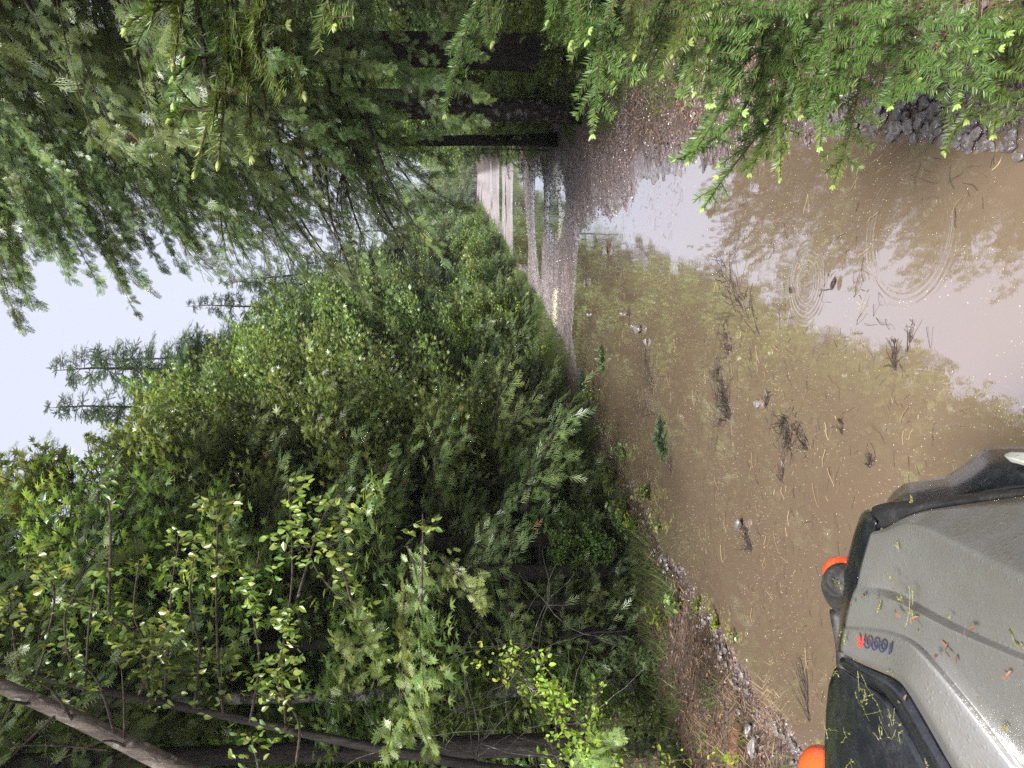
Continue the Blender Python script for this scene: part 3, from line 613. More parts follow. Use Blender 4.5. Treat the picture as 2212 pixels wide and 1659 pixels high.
# drooping cedar sprays of the widest left trunk
def drape(parent, px, a, b_, wd=.12, n=60, name='drooping_spray', lm='cedar', lo=.8, tp=0):
    P = branch_pts(px, a, b_); mb = MB(); tube(mb, P, np.linspace(.007, .002, len(P)), 5, 0, .5, False)
    t = tp+(1-tp)*rg.random(n); pp = np.stack([np.interp(t, np.linspace(0, 1, len(P)), P[:, i]) for i in range(3)], -1)+rg.normal(size=(n, 3))*.045*(1.15-t[:, None]); dm = nrm(np.gradient(P, axis=0)); dd_ = dm[(t*(len(P)-1)).astype(int)]
    ax = dd_+rg.normal(size=(n, 3))*.45+np.array((0, 0, -.4)); l = rg.uniform(.45, 1, n)*wd
    inst(mb, SPRAY_HI, pp, ax, rg.normal(size=(n, 3))+np.array((0, -.7, .6)), l, l*.62, 1, np.clip(rg.normal(lo, .12, n), 0, .96)); return mb.build(name, [M['twig'], M[lm]], parent)
Lm = Matrix.Translation(L3.location)
for px in ([(880, 1180), (900, 1244), (905, 1350), (915, 1480)], [(860, 1440), (893, 1527), (932, 1623)], [(850, 1500), (845, 1580), (838, 1620)], [(880, 1250), (870, 1330), (868, 1440)], [(960, 1210), (1000, 1260), (1030, 1300)],
           [(820, 1480), (800, 1400), (760, 1330)], [(740, 1500), (745, 1430), (720, 1380)], [(1250, 1640), (1290, 1600), (1330, 1590)], [(1240, 1659), (1260, 1640), (1300, 1640)]):
    o = drape(L3, px, 4.4, 3.9); o.matrix_parent_inverse = Matrix.Translation(-L3.location)
for TT_, Yt, dt, nn in ((t6, -43, 7.2, 16), (t2, 238, 10.5, 8), (t1, 118, 9.0, 9), (t7, -370, 4.6, 8)):
    for i in range(nn):
        X0 = rg.uniform(560, 1040); Y0 = Yt+rg.uniform(60, 330) if TT_ is not t7 else rg.uniform(40, 330)
        if TT_ is t7: X0 = rg.uniform(150, 620)
        hh = rg.uniform(60, 170); d1_ = dt-rg.uniform(.4, 1.6); px = [(X0-hh*1.2, Yt), (X0-hh*.9, (Yt+Y0)/2), (X0, Y0), (X0+rg.uniform(30, 90), Y0+rg.uniform(5, 40))]
        if any(insky(At(a_, b_, d1_)) for a_, b_ in px[1:]): continue
        o = drape(TT_, px, dt, d1_, .13, 190 if TT_ is not t7 else 110, lo=rg.uniform(.3, .7)); o.matrix_parent_inverse = Matrix.Translation(-TT_.location)
for X0, Y0, TT_, d1_ in [(-60, 690, t7, 4.4), (0, 680, t7, 4.5), (30, 650, t7, 4.4), (-30, 600, t7, 4.3), (50, 630, t7, 4.6), (80, 590, t6, 6), (110, 600, t6, 6), (150, 560, t6, 6), (180, 590, t6, 6), (220, 570, t6, 6.2), (250, 620, t6, 6.2), (280, 680, t6, 6.3), (300, 640, t6, 6.2), (330, 590, t6, 6.4), (370, 570, t6, 6.5),
                          (20, 540, t7, 4.6), (120, 520, t6, 6), (200, 500, t6, 6), (60, 480, t7, 4.5), (300, 540, t6, 6.2), (420, 560, t6, 6.6), (460, 520, t6, 6.7), (520, 500, t6, 6.8), (-90, 640, t7, 4.3), (-120, 560, t7, 4.3), (160, 440, t6, 6), (600, 470, t6, 7), (700, 430, t6, 7), (780, 400, t6, 7)]:
    Yt = -370 if TT_ is t7 else -43; dt = 4.6 if TT_ is t7 else 7.2
    for j in range(2):
        a_, b_ = X0+rg.normal()*22-30*j, Y0+rg.normal()*14-60*j
        px = [(a_-260, Yt), (a_-190, Yt+(b_-Yt)*.45), (a_-70, Yt+(b_-Yt)*.8), (a_, b_)]
        o = drape(TT_, px, dt, d1_+rg.uniform(-.2, .2), .12, 170, lo=rg.uniform(.25, .6), tp=.3); o.matrix_parent_inverse = Matrix.Translation(-TT_.location)
# leaning pale trunk
lt = empty('leaning_tree', (0, 0, 0)); tag(lt, 'smooth pale brown trunk leaning across the upper left corner', 'tree')
A = At(0, 1480, 4.0); B = At(370, 1654, 3.95); dv = B-A; s = (A[2]+.1)/(-dv[2]); mb = MB()
PL = np.array([A-dv*1.2+np.array((.1, 0, .1)), A-dv*.5, A, A+dv*.5+np.array((.02, 0, .015)), B, A+dv*1.7, A+dv*s]); tube(mb, poly(PL, 50), np.linspace(.024, .06, 50), 14, 0, .5, True, .06, rg); mb.build('trunk', M['bark_pale'], lt, smooth=True)
for px in ([(60, 1520), (10, 1515), (-60, 1530)], [(160, 1560), (110, 1490), (40, 1460)], [(230, 1620), (120, 1610), (0, 1612)], [(250, 1590), (210, 1470), (150, 1420)], [(290, 1625), (230, 1600), (130, 1640)], [(120, 1545), (60, 1600), (20, 1640)], [(270, 1605), (268, 1520), (262, 1440)]):
    mb = MB(); P = branch_pts(px, 3.95, 3.8, 16); tube(mb, P, np.linspace(.009, .002, 16), 5, 0, .5, False); mb.build('bare_branch', M['twig'], lt)
# bare grey twigs in the thicket shade
rg = np.random.default_rng(55)
for i in range(18):
    X, Y = rg.uniform(850, 1330), rg.uniform(1020, 1640); d = rg.uniform(4.6, 5.6); mb = MB(); p0 = At(X, Y, d)
    if p0[0] > xroad(d)-2.2: continue
    p0[2] = max(p0[2], .3)
    for k in range(7):
        P = bline(p0, rg.normal(size=3)*(1, .5, 1), rg.uniform(.25, .75), 9, .3, .4, rg); tube(mb, P, np.linspace(.004, .001, 9), 4, 0, .5, False)
    ob = mb.build('dead_branch', M['greytwig']); tag(ob, 'bare grey dead twigs in the shade of the left thicket', 'branch', 'dead twigs in the left thicket')
# ------------------------------------------------------------------ near fir boughs on the right
def bough(parent, px, d0, d1, rg, wd=1.0, bare=0., tips=True, nside=1.0, nl=1.0):
    n = 30; P = branch_pts(px, d0, d1, n); mb = MB(); seg = np.linalg.norm(np.diff(P, axis=0), axis=1); L = seg.sum(); tube(mb, P, np.linspace(.0042, .0016, n), 6, 1, .5, False)
    tw = [(P, L, 1.)]; D = nrm(np.gradient(P, axis=0)); nrml = nrm(np.array((-.1, -.55, .8))+rg.normal(size=3)*.15)
    k = int(L/.035*nside)
    for i in range(k):
        t = .06+.88*(i+rg.random()*.5)/max(1, k); j = min(n-2, int(t*(n-1))); p0 = P[j]; d = D[j]; sg = 1 if i % 2 else -1
        sd2 = nrm(np.cross(nrml, d))*sg; l = (.2*(1-t)**.8+.045)*rg.uniform(.65, 1.15)*wd
        if rg.random() < .12: l *= .5
        Q = bline(p0, d*.75+sd2*.75+nrml*rg.normal(0, .18), l, 8, .35, .1, rg); tube(mb, Q, np.linspace(.0022, .0012, 8), 5, 1, .5, False); tw.append((Q, l, rg.random()))
        if l > .12 and rg.random() < .7:
            for s3 in (1, -1):
                jj = rg.integers(2, 6); dq = nrm(Q[jj+1]-Q[jj]); Q2 = bline(Q[jj], dq*.8+np.cross(nrml, dq)*s3*.7, l*.4, 6, .3, .1, rg); tw.append((Q2, l*.4, rg.random())); tube(mb, Q2, np.linspace(.0016, .001, 6), 4, 1, .5, False)
    base = rg.normal(.42, .1)
    for Q, l, r in tw:
        if rg.random() < bare: continue
        m_ = int(l/.0011)
        if m_ < 3: continue
        t = rg.random(m_)*.99; pp = np.stack([np.interp(t, np.linspace(0, 1, len(Q)), Q[:, i]) for i in range(3)], -1); ax = nrm(np.gradient(Q, axis=0))[(t*(len(Q)-1)).astype(int)]
        sd2 = nrm(np.cross(nrml, ax)); ph = np.where(rg.random(m_) < .5, 0, pi)+rg.normal(0, .45, m_); up_ = rg.random(m_) < .25; ph = np.where(up_, rg.uniform(.3, 2.8, m_), ph)
        nd_ = ax*rg.uniform(.35, .8, m_)[:, None]+sd2*np.cos(ph)[:, None]+nrml*(np.abs(np.sin(ph))*.9)[:, None]
        inst(mb, NEEDLE, pp, nd_, nrml+rg.normal(size=(m_, 3))*.3, nl*rg.uniform(.016, .025, m_)*(1-.35*(t > .93)), rg.uniform(.0013, .002, m_), 0, np.clip(base+rg.normal(0, .1, m_)+.28*(t > .86)+.08*r, 0, .93))
        if tips and (r > .93 or l > .25):
            e = Q[-1]; dq = nrm(Q[-1]-Q[-2])
            for s3 in ((0,) if r < .8 else (-1, 0, 1)):
                a = nrm(dq+np.cross(nrml, dq)*.7*s3); bl = rg.uniform(.012, .02)
                tube(mb, np.array([e, e+a*bl*.25, e+a*bl*.6, e+a*bl]), np.array([.002, .0042, .004, .0012]), 6, 0, rg.uniform(.93, 1), True)
    return mb.build('bough', [M['fir'], M['firtwig']], parent)
FU = [([(600, -60), (547, 25), (525, 110), (490, 172), (457, 237), (422, 370)], 1.1), ([(460, -30), (390, 2), (340, 15), (285, 45)], .8), ([(525, 105), (442, 122), (405, 140), (377, 167)], .5), ([(457, 237), (415, 235), (390, 240), (372, 255)], .35),
      ([(392, -20), (388, 40), (375, 140)], .4), ([(490, -20), (489, 150), (472, 350)], .35), ([(535, -20), (538, 180), (545, 337)], .35), ([(570, -20), (562, 100), (576, 240)], .35), ([(625, -20), (632, 110), (657, 200)], .35), ([(705, -20), (715, 30), (722, 55)], .5), ([(420, -30), (470, 60), (520, 200)], .5)]
FM = [([(1050, -40), (1010, 60), (985, 150), (963, 247)], .6), ([(1050, -20), (1056, 50), (1063, 92)], .4), ([(1195, -20), (1190, 20), (1183, 47)], .4), ([(1215, -20), (1225, 50), (1233, 90)], .3), ([(1245, -20), (1255, 40), (1267, 90)], .35),
      ([(1340, -30), (1308, 60), (1295, 130), (1290, 200), (1281, 290)], .7), ([(1300, 110), (1315, 150), (1323, 178)], .35), ([(1360, -20), (1365, 60), (1371, 120)], .5), ([(1440, -20), (1410, 30), (1391, 70)], .6),
      ([(1445, -20), (1440, 80), (1431, 162)], .6), ([(1500, -20), (1498, 100), (1500, 200)], .7), ([(1530, -20), (1530, 120), (1538, 225)], .7), ([(1480, -10), (1470, 60), (1453, 120)], .6)]
FL = [([(1720, -40), (1660, 100), (1606, 237), (1530, 310), (1462, 345)], .8), ([(1740, -20), (1700, 150), (1650, 270), (1560, 390), (1520, 450)], .7), ([(1750, -20), (1710, 180), (1660, 280), (1621, 375)], .7), ([(1660, -20), (1600, 90), (1570, 210), (1488, 350)], .7),
      ([(1700, -20), (1690, 200), (1686, 385)], .6), ([(1800, -20), (1790, 150), (1771, 318)], .9), ([(1881, -20), (1866, 120), (1839, 270), (1801, 400)], .8), ([(1940, -20), (1936, 160), (1924, 230)], .9),
      ([(2060, -20), (2070, 100), (2068, 225)], .9), ([(2114, -20), (2104, 207), (2090, 260)], .8), ([(2160, -20), (2160, 110), (2151, 195)], .8), ([(2200, -20), (2170, 150), (2146, 292)], .6), ([(1600, -20), (1590, 60), (1560, 160)], .9),
      ([(1640, -20), (1650, 150), (1655, 260)], .8), ([(1760, -20), (1740, 120), (1730, 250)], .9), ([(1830, -20), (1820, 120), (1800, 220)], .9), ([(1980, -20), (1970, 80), (1985, 170)], .9), ([(1560, -30), (1550, 40), (1530, 110)], .9), ([(2230, 40), (2180, 60), (2110, 110)], .8)]
rg = np.random.default_rng(202)
def fir(label, loc, H, r0, lists):
    e = empty('fir_tree', (loc[0], loc[1], gz(*loc))); tag(e, label, 'tree'); inv = Matrix.Translation(-e.location)
    tb = MB(); tz = np.linspace(0, 1, 12); tube(tb, np.stack([.03*np.sin(tz*9), tz*0, tz*H-.2], -1), r0*(1-tz)**.8+.01, 12, 0, .5, True, .1, rg); tb.build('trunk', M['bark'], e, smooth=True)
    for lst, da, db, ns in lists:
        for px, wd in lst:
            o = bough(e, px, rg.uniform(da[0], da[1]), rg.uniform(db[0], db[1]), rg, wd, nside=ns, nl=1.25 if lst is FU else 1.0); o.matrix_parent_inverse = inv
            st = At(px[0][0], px[0][1], sum(da)/2); mb = MB(); tr = np.array((loc[0], loc[1], st[2]+.15))
            if np.linalg.norm(tr-st) < 3: tube(mb, poly([tr, (tr+st)/2+np.array((0, 0, .08)), st], 10), np.linspace(.014, .004, 10), 5, 0, .5, False); q = mb.build('limb', M['twig'], e); q.matrix_parent_inverse = inv
    return e
fir('young fir whose bright pale tipped boughs hang before the right hand trees', (2.1, 1.75), 6.5, .07, [(FU, (1.3, 1.4), (1.25, 1.35), 1.), (FM, (1.75, 1.9), (1.65, 1.8), 1.1)])
fir('low fir whose dense boughs hang over the stony right edge of the puddle', (2.5, 2.4), 4.0, .06, [(FL, (1.75, 2.05), (1.6, 1.85), .8)])
# ------------------------------------------------------------------ stones
import bmesh
def rock_t(seed, sub):
    r = np.random.default_rng(seed); bm = bmesh.new(); bmesh.ops.create_icosphere(bm, subdivisions=sub, radius=.5)
    V = np.array([v.co[:] for v in bm.verts]); F = np.array([[v.index for v in f.verts] for f in bm.faces]); bm.free()
    for i in range(14):
        d = nrm(r.normal(size=3)); h = r.uniform(.2, .38); q = V@d; V = V-np.maximum(q-h, 0)[:, None]*d
    V = V*(1, r.uniform(.6, .85), r.uniform(.5, .7)); V += r.normal(size=V.shape)*(.016 if sub > 1 else .01)
    return V, [F]
RT_HI = [rock_t(i, 3) for i in range(6)]; RT_LO = [rock_t(i+20, 1) for i in range(5)]
def stone_mat(name, c1, c2, rough):
    mt, n, p = new_mat(name); tc = nd(n, 'ShaderNodeTexCoord').outputs['Object']; r = attr(n); oi = nd(n, 'ShaderNodeObjectInfo').outputs['Random']
    a = noise(n, 40, 5, .7, tc); c = ramp(n, [(.3, c1), (.7, c2)], a); c = mixc(n, math_(n, 'FRACT', math_(n, 'ADD', r, oi)), c, ramp(n, [(.3, tuple(x*.55 for x in c1)), (.7, tuple(x*.8 for x in c2))], a))
    n.links.new(c, p.inputs['Base Color']); p.inputs['Roughness'].default_value = rough; n.links.new(bump(n, a, .6, .004), p.inputs['Normal']); return mt
M['stone'] = stone_mat('wet_stone', (.075, .066, .066), (.23, .205, .2), .27)
def rock(X, Y, wpx, name, label, cat, group=None, mat='stone', sink=.3, asp=1, zz=None, k=None):
    rg_ = np.random.default_rng(int(X*7+Y)); g = G(X, Y, 0 if zz is None else zz); s = wpx/FPX*g[1]; mb = MB(); T = RT_HI[rg_.integers(6) if k is None else k]
    z0 = max(gz(g[0], g[1]), 0) if zz is None else zz
    an = rg_.uniform(-.5, .5) if asp != 1 else rg_.uniform(0, 6.28)
    inst(mb, T, np.array([[0, 0, 0]]), (cos(an), sin(an), 0), (rg_.normal()*.2, rg_.normal()*.2, 1), s, s/asp, 0, np.array([rg_.random()]), H=s*rg_.uniform(.8, 1.1)/(asp**.5))
    ob = mb.build(name, M[mat], smooth=False); ob.location = (g[0], g[1], z0+s*.5*(.55-sink)); return tag(ob, label, cat, group)
for X, Y, wp, lab in [(1312, 543, 30, 'isolated wet stone near the far end of the big puddle'), (1268, 612, 20, 'pointed wet stone just off the far shore of the puddle'), (1345, 678, 18, 'small pale stone with twigs left of the isolated wet stone'),
                      (1383, 712, 40, 'jagged pair of grey stones in the middle of the puddle'), (1398, 738, 20, 'stone chip beside the jagged grey pair'), (1605, 1135, 46, 'long grey stone with twigs caught behind it'), (1640, 872, 26, 'flat grey stone near the largest tangle of twigs'),
                      (1272, 680, 13, 'tiny stone off the left far shore'), (1366, 706, 12, 'small stone touching the jagged pair'), (1117, 440, 14, 'stone in the far puddle, larger of the middle two'), (1118, 468, 11, 'stone in the far puddle, smaller of the middle two'),
                      (1131, 452, 14, 'stone on the near rim of the far puddle'), (1131, 388, 16, 'dark rimmed stone at the right of the far puddle'), (1165, 470, 8, 'little stone in the narrow second puddle'), (2000, 292, 26, 'half sunk stone ringed by water below the fir boughs')]:
    rock(X, Y, wp, 'stone', lab, 'stone', None, sink=.15, asp=1.4 if wp > 40 else 1)
M['wood_wet'] = bark('wet_wood', (.02, .014, .012), (.09, .06, .05), (.2, .17, .15), .6, 30)
rock(1806, 615, 44, 'bark_piece', 'dark oblong chunk of wood floating between the ripple rings', 'wood', None, 'wood_wet', .2, 2.4)
rock(1712, 628, 26, 'bark_piece', 'small reddish bark fragment inside the smaller ripple ring', 'wood', None, 'wood_wet', .2, 2.6)
rg = np.random.default_rng(303)
for i in range(140):
    X = rg.uniform(1790, 2230); Y0 = np.interp(X, [1766, 1834, 1909, 1959, 2059, 2134, 2230], [307, 282, 275, 287, 312, 317, 332]); Y = Y0+14-abs(rg.normal())*55
    wp = (15+38*rg.random()**1.6)*(1.1 if X > 1900 else .75); rock(X, Y, wp, 'stone', 'rough stone on the right edge of the puddle', 'stone', 'stones along the right edge of the puddle', sink=.12, zz=None)
for i in range(60):
    t = rg.random(); X = 1380+t*360; Y0 = np.interp(X, [1340, 1400, 1430, 1490, 1560, 1610, 1660, 1740], [1010, 1110, 1190, 1240, 1380, 1450, 1530, 1620]); Y = Y0+4+abs(rg.normal())*28
    rock(X, Y, rg.uniform(9, 26)*(.7+.5*t), 'stone', 'pale broken stone on the left puddle shore', 'stone', 'stones on the left shore of the puddle', sink=.1)
rock(1650, 1618, 60, 'stone', 'largest pale rock beside the brown log at the left edge', 'stone', sink=.2)
rock(1633, 1580, 42, 'stone', 'blocky pale rock above the largest one beside the log', 'stone', sink=.2)
# pebbles (uncountable)
pb = MB()
def scatter(n, y0, y1, t0, t1, rg, lo=-.01, hi=2, pw=1.6):
    y = y0+(y1-y0)*rg.random(n)**pw; x = xroad(y)+rg.uniform(t0, t1, n); z = hgt(x, y); k = (z > lo) & (z < hi); return x[k], y[k], z[k]
for n, a in ((16000, (1.6, 9, -2.9, -1.2)), (16000, (1.6, 9, 1.0, 3.2)), (26000, (7, 24, -2.2, 2.3))):
    x, y, z = scatter(n, *a, rg)
    t = x-xroad(y); k = rg.random(len(x)) < np.clip((2.6-np.abs(t))/.8, .12, 1); x, y, z = x[k], y[k], z[k]
    s = rg.uniform(.008, .03, len(x))*(1+.05*y); s *= np.where((t[k] > 0) & (y < 5), 1.3, 1)
    for i in range(5):
        q = np.arange(len(x)) % 5 == i; m_ = q.sum(); an = rg.uniform(0, 6.28, m_)
        inst(pb, RT_LO[i], np.stack([x[q], y[q], z[q]+s[q]*.1], -1), np.stack([np.cos(an), np.sin(an), an*0], -1), np.array((0, 0, 1))+rg.normal(size=(m_, 3))*.3, s[q], s[q], 0, rg.random(m_))
M['pebble'] = stone_mat('pebble_stone', (.075, .052, .052), (.26, .21, .21), .22)
tag(pb.build('gravel', M['pebble']), 'purple brown wet gravel strewn over the road and puddle shores', 'gravel', kind='stuff')
# ------------------------------------------------------------------ ground cover
gr = MB(); st_ = MB(); li = MB()
def side_pts(n, y0, y1, off0, off1, side, pw=1.6):
    y = y0+(y1-y0)*rg.random(n)**pw; o_ = off0+(off1-off0)*rg.random(n); x = xroad(y)+side*o_; z = hgt(x, y); k = z > .015; return x[k], y[k], z[k]
def blades(mb, x, y, z, l, w, tilt, rn):
    n = len(x); a = rg.uniform(0, 6.28, n); d = np.stack([np.cos(a)*tilt, np.sin(a)*tilt, np.ones(n)], -1)+rg.normal(size=(n, 3))*.2
    inst(mb, BLADE, np.stack([x, y, z-.005], -1), d, np.stack([np.sin(a), -np.cos(a), np.zeros(n)+.2], -1), l*rg.uniform(.5, 1.2, n), w*rg.uniform(.6, 1.3, n), 0, rn)
for sd_, o0, o1 in ((-1, 1.85, 3.6), (1, 1.35, 3.8)):
    x, y, z = side_pts(42000, 2.5, 34, o0, o1, sd_); q = fbm(x*1.6+7, y*1.6, 3)+.12*(y > 8)*(sd_ < 0)+.075*(sd_ < 0) > .52; x, y, z = x[q], y[q], z[q]
    blades(gr, x, y, z, .11*(1+.03*y), .0035*(1+.1*y), .6, np.clip(rg.normal(.35, .18, len(x)), 0, 1))
for X, Y, R_c, n, lgt in ((1105, 600, .4, 900, .3), (1165, 655, .35, 600, .22), (1190, 720, .35, 500, .2), (1215, 800, .3, 500, .15), (1160, 690, .3, 400, .2)):
    g = G(X, Y, .1); x = g[0]+rg.normal(size=n)*R_c*.5-.25; y = g[1]+rg.normal(size=n)*R_c*.8; blades(gr, x, y, hgt(x, y), lgt, .007, .5, np.clip(rg.normal(.4, .15, n), 0, .7))
for sd_, o0, o1, n in ((-1, 1.95, 4.2, 26000), (1, 1.15, 4.4, 38000)):
    x, y, z = side_pts(n, 1.2, 26, o0, o1, sd_); a = rg.uniform(0, 6.28, len(x)); m_ = len(x)
    inst(st_, BLADE, np.stack([x, y, z+rg.uniform(0, .02, m_)], -1), np.stack([np.cos(a), np.sin(a), rg.normal(0, .22, m_)], -1), np.array((0, 0, 1))+rg.normal(size=(m_, 3))*.3, rg.uniform(.04, .14, m_), rg.uniform(.0015, .003, m_)*(1+.12*y), 0, rg.random(m_)**1.3)
    x, y, z = side_pts(n//2, 1.2, 26, o0-.1, o1+1.5, sd_); a = rg.uniform(0, 6.28, len(x)); m_ = len(x)
    inst(li, LEAF, np.stack([x, y, z+.006], -1), np.stack([np.cos(a), np.sin(a), rg.normal(0, .15, m_)], -1), np.array((0, 0, 1))+rg.normal(size=(m_, 3))*.45, rg.uniform(.018, .05, m_), rg.uniform(.018, .045, m_), 0, rg.random(m_))
for X, Y, n in ((1650, 1545, 160), (1575, 1500, 90), (1540, 1600, 160), (1600, 1640, 120)):
    g = G(X, Y, .05); x = g[0]+rg.normal(size=n)*.09; y = g[1]+rg.normal(size=n)*.12; blades(st_, x, y, hgt(x, y), .11, .0028, 1.1, rg.uniform(.5, 1, n))
tag(gr.build('grass', M['grass']), 'patchy green grass growing along both road edges', 'grass', kind='stuff')
tag(st_.build('dry_straw', M['straw']), 'dry brown grass stalks and conifer needles lying on the banks', 'straw', kind='stuff')
tag(li.build('leaf_litter', M['litter']), 'dead brown leaves covering the forest floor', 'leaves', kind='stuff')
# weeds with leaves on the banks
def weed(x, y, s, lm, label, cat='plant', group=None, n=26, name='weed'):
    mb = MB(); z = gz(x, y)
    for k in range(max(3, n//5)):
        P = bline((0, 0, 0), rg.normal(size=3)*(.6, .6, 0)+(0, 0, 1), s*rg.uniform(.5, 1), 7, -.1, .15, rg); tube(mb, P, np.linspace(.003, .0012, 7), 4, 0, .5, False)
        m_ = 7; t = rg.uniform(.25, 1, m_); pp = np.stack([np.interp(t, np.linspace(0, 1, 7), P[:, i]) for i in range(3)], -1); d = rg.normal(size=(m_, 3))*(1, 1, .3); l = rg.uniform(.16, .3, m_)*s
        inst(mb, LEAF, pp, d, np.array((0, 0, 1))+rg.normal(size=(m_, 3))*.3, l, l, 1, rg.random(m_))
    ob = mb.build(name, [M['twig'], M[lm]]); ob.location = (x, y, z); return tag(ob, label, cat, group)
for i in range(34):
    y = 3.2+i*.35; x = xroad(y)-2.0-rg.uniform(0, .7); weed(x, y, rg.uniform(.08, .16) if y < 5 else rg.uniform(.14, .3), ('maple', 'yellow', 'maple')[i % 3], 'small leafy weed on the left bank of the puddle', group='weeds on the left bank')
for i in range(14):
    y = 3.0+i*.5; x = xroad(y)+2.3+rg.uniform(0, .8); weed(x, y, rg.uniform(.12, .25), ('maple', 'yellow')[i % 2], 'small leafy weed on the right bank under the fir', group='weeds on the right bank')
KIND['yellow'] = dict(KIND['maple'], mat='yellow', T=LEAF, ls=(.05, .09), nl=12)
g = G(1160, 640, .1); make_tree('yellow_bush', 'yellow', 61, (g[0]-.75, g[1]+.3), 1.9, .7, .02, 'yellow green small leaved bush above the grassy far road edge', 'bush', cb=.05, n1=20)
# ------------------------------------------------------------------ log, stumps
def cutlog(name, A, B, r, label, matb='wood_log', cat='log'):
    e = empty(name, tuple((A+B)/2)); tag(e, label, cat); d = nrm(B-A); mb = MB(); c = (A+B)/2
    tube(mb, poly(np.array([A-c, (A+B)/2-c+rg.normal(size=3)*.01, B-c]), 14), r, 16, 0, .5, False, .08, rg); mb.build('bark', M[matb], e, smooth=True)
    for q, s in ((A, -1), (B, 1)):
        m2 = MB(); tube(m2, np.array([q-c-d*s*.012, q-c+d*s*.004]), r*.9, 16, 0, .5, True); m2.build('cut_face', M['cutwood'], e)
    return e
#
mt, n, p = new_mat('cut_wood'); tc = nd(n, 'ShaderNodeTexCoord').outputs['Object']; n.links.new(ramp(n, [(.3, (.15, .09, .055)), (.7, (.34, .23, .14))], noise(n, 25, 4, .6, tc)), p.inputs['Base Color']); p.inputs['Roughness'].default_value = .7; M['cutwood'] = mt
M['wood_log'] = bark('brown_log_bark', (.075, .035, .02), (.17, .09, .055), (.2, .13, .09), .72, 14)
g1 = G(1592, 1570, .07); g2 = G(1570, 1700, .07); cutlog('log', g1, g2, .034, 'brown fallen log on the stones at the left picture edge')
a = G(1345, 1240, .1); b0 = At(1328, 1197, a[1]-.1); cutlog('stump', a+np.array((-.25, .25, 0)), b0+np.array((0, 0, .02)), .045, 'black barked cut trunk with pale sawn end by the left bank', 'bark', 'stump')
a = At(1178, 930, 8.6); cutlog('log', a+np.array((-.4, .3, -.05)), a, .032, 'upper of two pale sawn log ends in the bank weeds', 'bark'); a = At(1186, 946, 8.5); cutlog('log', a+np.array((-.4, .25, -.08)), a, .036, 'lower of two pale sawn log ends in the bank weeds', 'bark')
# ------------------------------------------------------------------ drift on the water
def drift(X, Y, Lp, ang, n, label, fan=.6, curl=.25, green=0, hz=.035, mat='twig', th=.0024, name='floating_branch', cat='branch', orange=0):
    """brush of twigs lying on the water; ang in the picture (0 = right/near, 90 = down/left)"""
    g0 = G(X, Y); e1 = G(X+Lp*cos(ang), Y+Lp*sin(ang)); dv = e1-g0; L = np.linalg.norm(dv); d = dv/L; mb = MB()
    L *= 1.2; n = int(n*1.9); sdv = np.array((-d[1], d[0], 0))
    for i in range(n):
        t = rg.random()**1.3*.75; p0 = d*L*t+sdv*rg.normal()*L*.07*(fan+.3)+np.array((0, 0, rg.uniform(0, .01))); a = rg.normal(0, fan); dd2 = np.array((d[0]*cos(a)-d[1]*sin(a), d[0]*sin(a)+d[1]*cos(a), rg.normal(.05, .25)))
        if i == 0: p0 = d*0; dd2 = d; t = 0
        P = bline(p0, dd2, L*(1-t)*rg.uniform(.3, .9), 8, .1, curl*1.5, rg); P[:, 2] = np.clip(P[:, 2]*.7, -.01, hz*1.6); tube(mb, P, np.linspace(th*(2 if i == 0 else 1), .0012, 8), 4, 0, .5, False)
        if green and rg.random() < green:
            m_ = 10; pp = P[rg.integers(1, 8, m_)]; l = rg.uniform(.02, .05, m_); inst(mb, SPRIG, pp, rg.normal(size=(m_, 3))*(1, 1, .3), (0, 0.1, 1), l*1.6, l*1.6, 1, rg.random(m_))
    if orange:
        m_ = orange; pp = rg.normal(size=(m_, 3))*(L*.25, L*.25, 0)+d*L*.4+(0, 0, .012); inst(mb, LEAF, pp, rg.normal(size=(m_, 3))*(1, 1, .2), (0, 0.1, 1), np.full(m_, .018), np.full(m_, .014), 2, rg.uniform(.6, .9, m_))
    ob = mb.build(name, [M[mat], M['spruce'] if green else M['twig'], M['litter']]); ob.location = g0; return tag(ob, label, cat)
PI2 = pi/2
drift(1577, 905, 125, -PI2-.25, 62, 'largest dark brush of twigs standing out of the puddle', .5, .75)
drift(1575, 765, 80, -PI2-.1, 26, 'curled small tangle of twigs just beyond the largest brush', .8, 1.2)
drift(1605, 668, 120, -PI2-.5, 16, 'loose forked branch near the smaller ripple ring', .8, .35)
drift(1640, 720, 110, -PI2-.3, 7, 'thin forked stick with a pale reflection near the ripple rings', .6, .2)
drift(1425, 905, 60, -2.6, 14, 'arched dark twig in front of the jagged stones', .8, .5)
drift(1412, 850, 110, -1.75, 22, 'knobbly thin branch trailing from the jagged stones', .5, .4)
drift(1425, 905, 75, 1.45, 40, 'green needled sprig floating in the left half of the puddle', .5, .3, .8)
drift(1450, 1030, 65, -1.6, 10, 'short dark twig behind the green needled sprig', .5, .3)
drift(1300, 745, 50, 1.5, 26, 'little green sprig floating close to the far shore', .5, .3, .8)
drift(1258, 800, 45, 1.5, 26, 'mossy green twig touching the left far shore', .4, .3, .9)
drift(1272, 868, 55, 1.5, 26, 'yellow green moss lying on the left shore corner', .4, .3, 1.)
drift(1690, 900, 95, 1.2, 30, 'wide raft of twigs and orange leaf bits left of the ripple rings', .75, 1.1, orange=3)
drift(1745, 970, 75, -2.0, 16, 'smaller raft of twigs touching the wide orange flecked one', .7, 1.1, orange=2)
drift(1690, 1040, 50, -1.5, 7, 'single bent stick below the wide twig raft', .5, .3)
drift(1625, 1190, 55, -1.9, 26, 'dark twigs wrapped round the long grey stone', .6, .4)
drift(1655, 885, 45, -1.4, 14, 'few twigs around the flat grey stone', .9, .4)
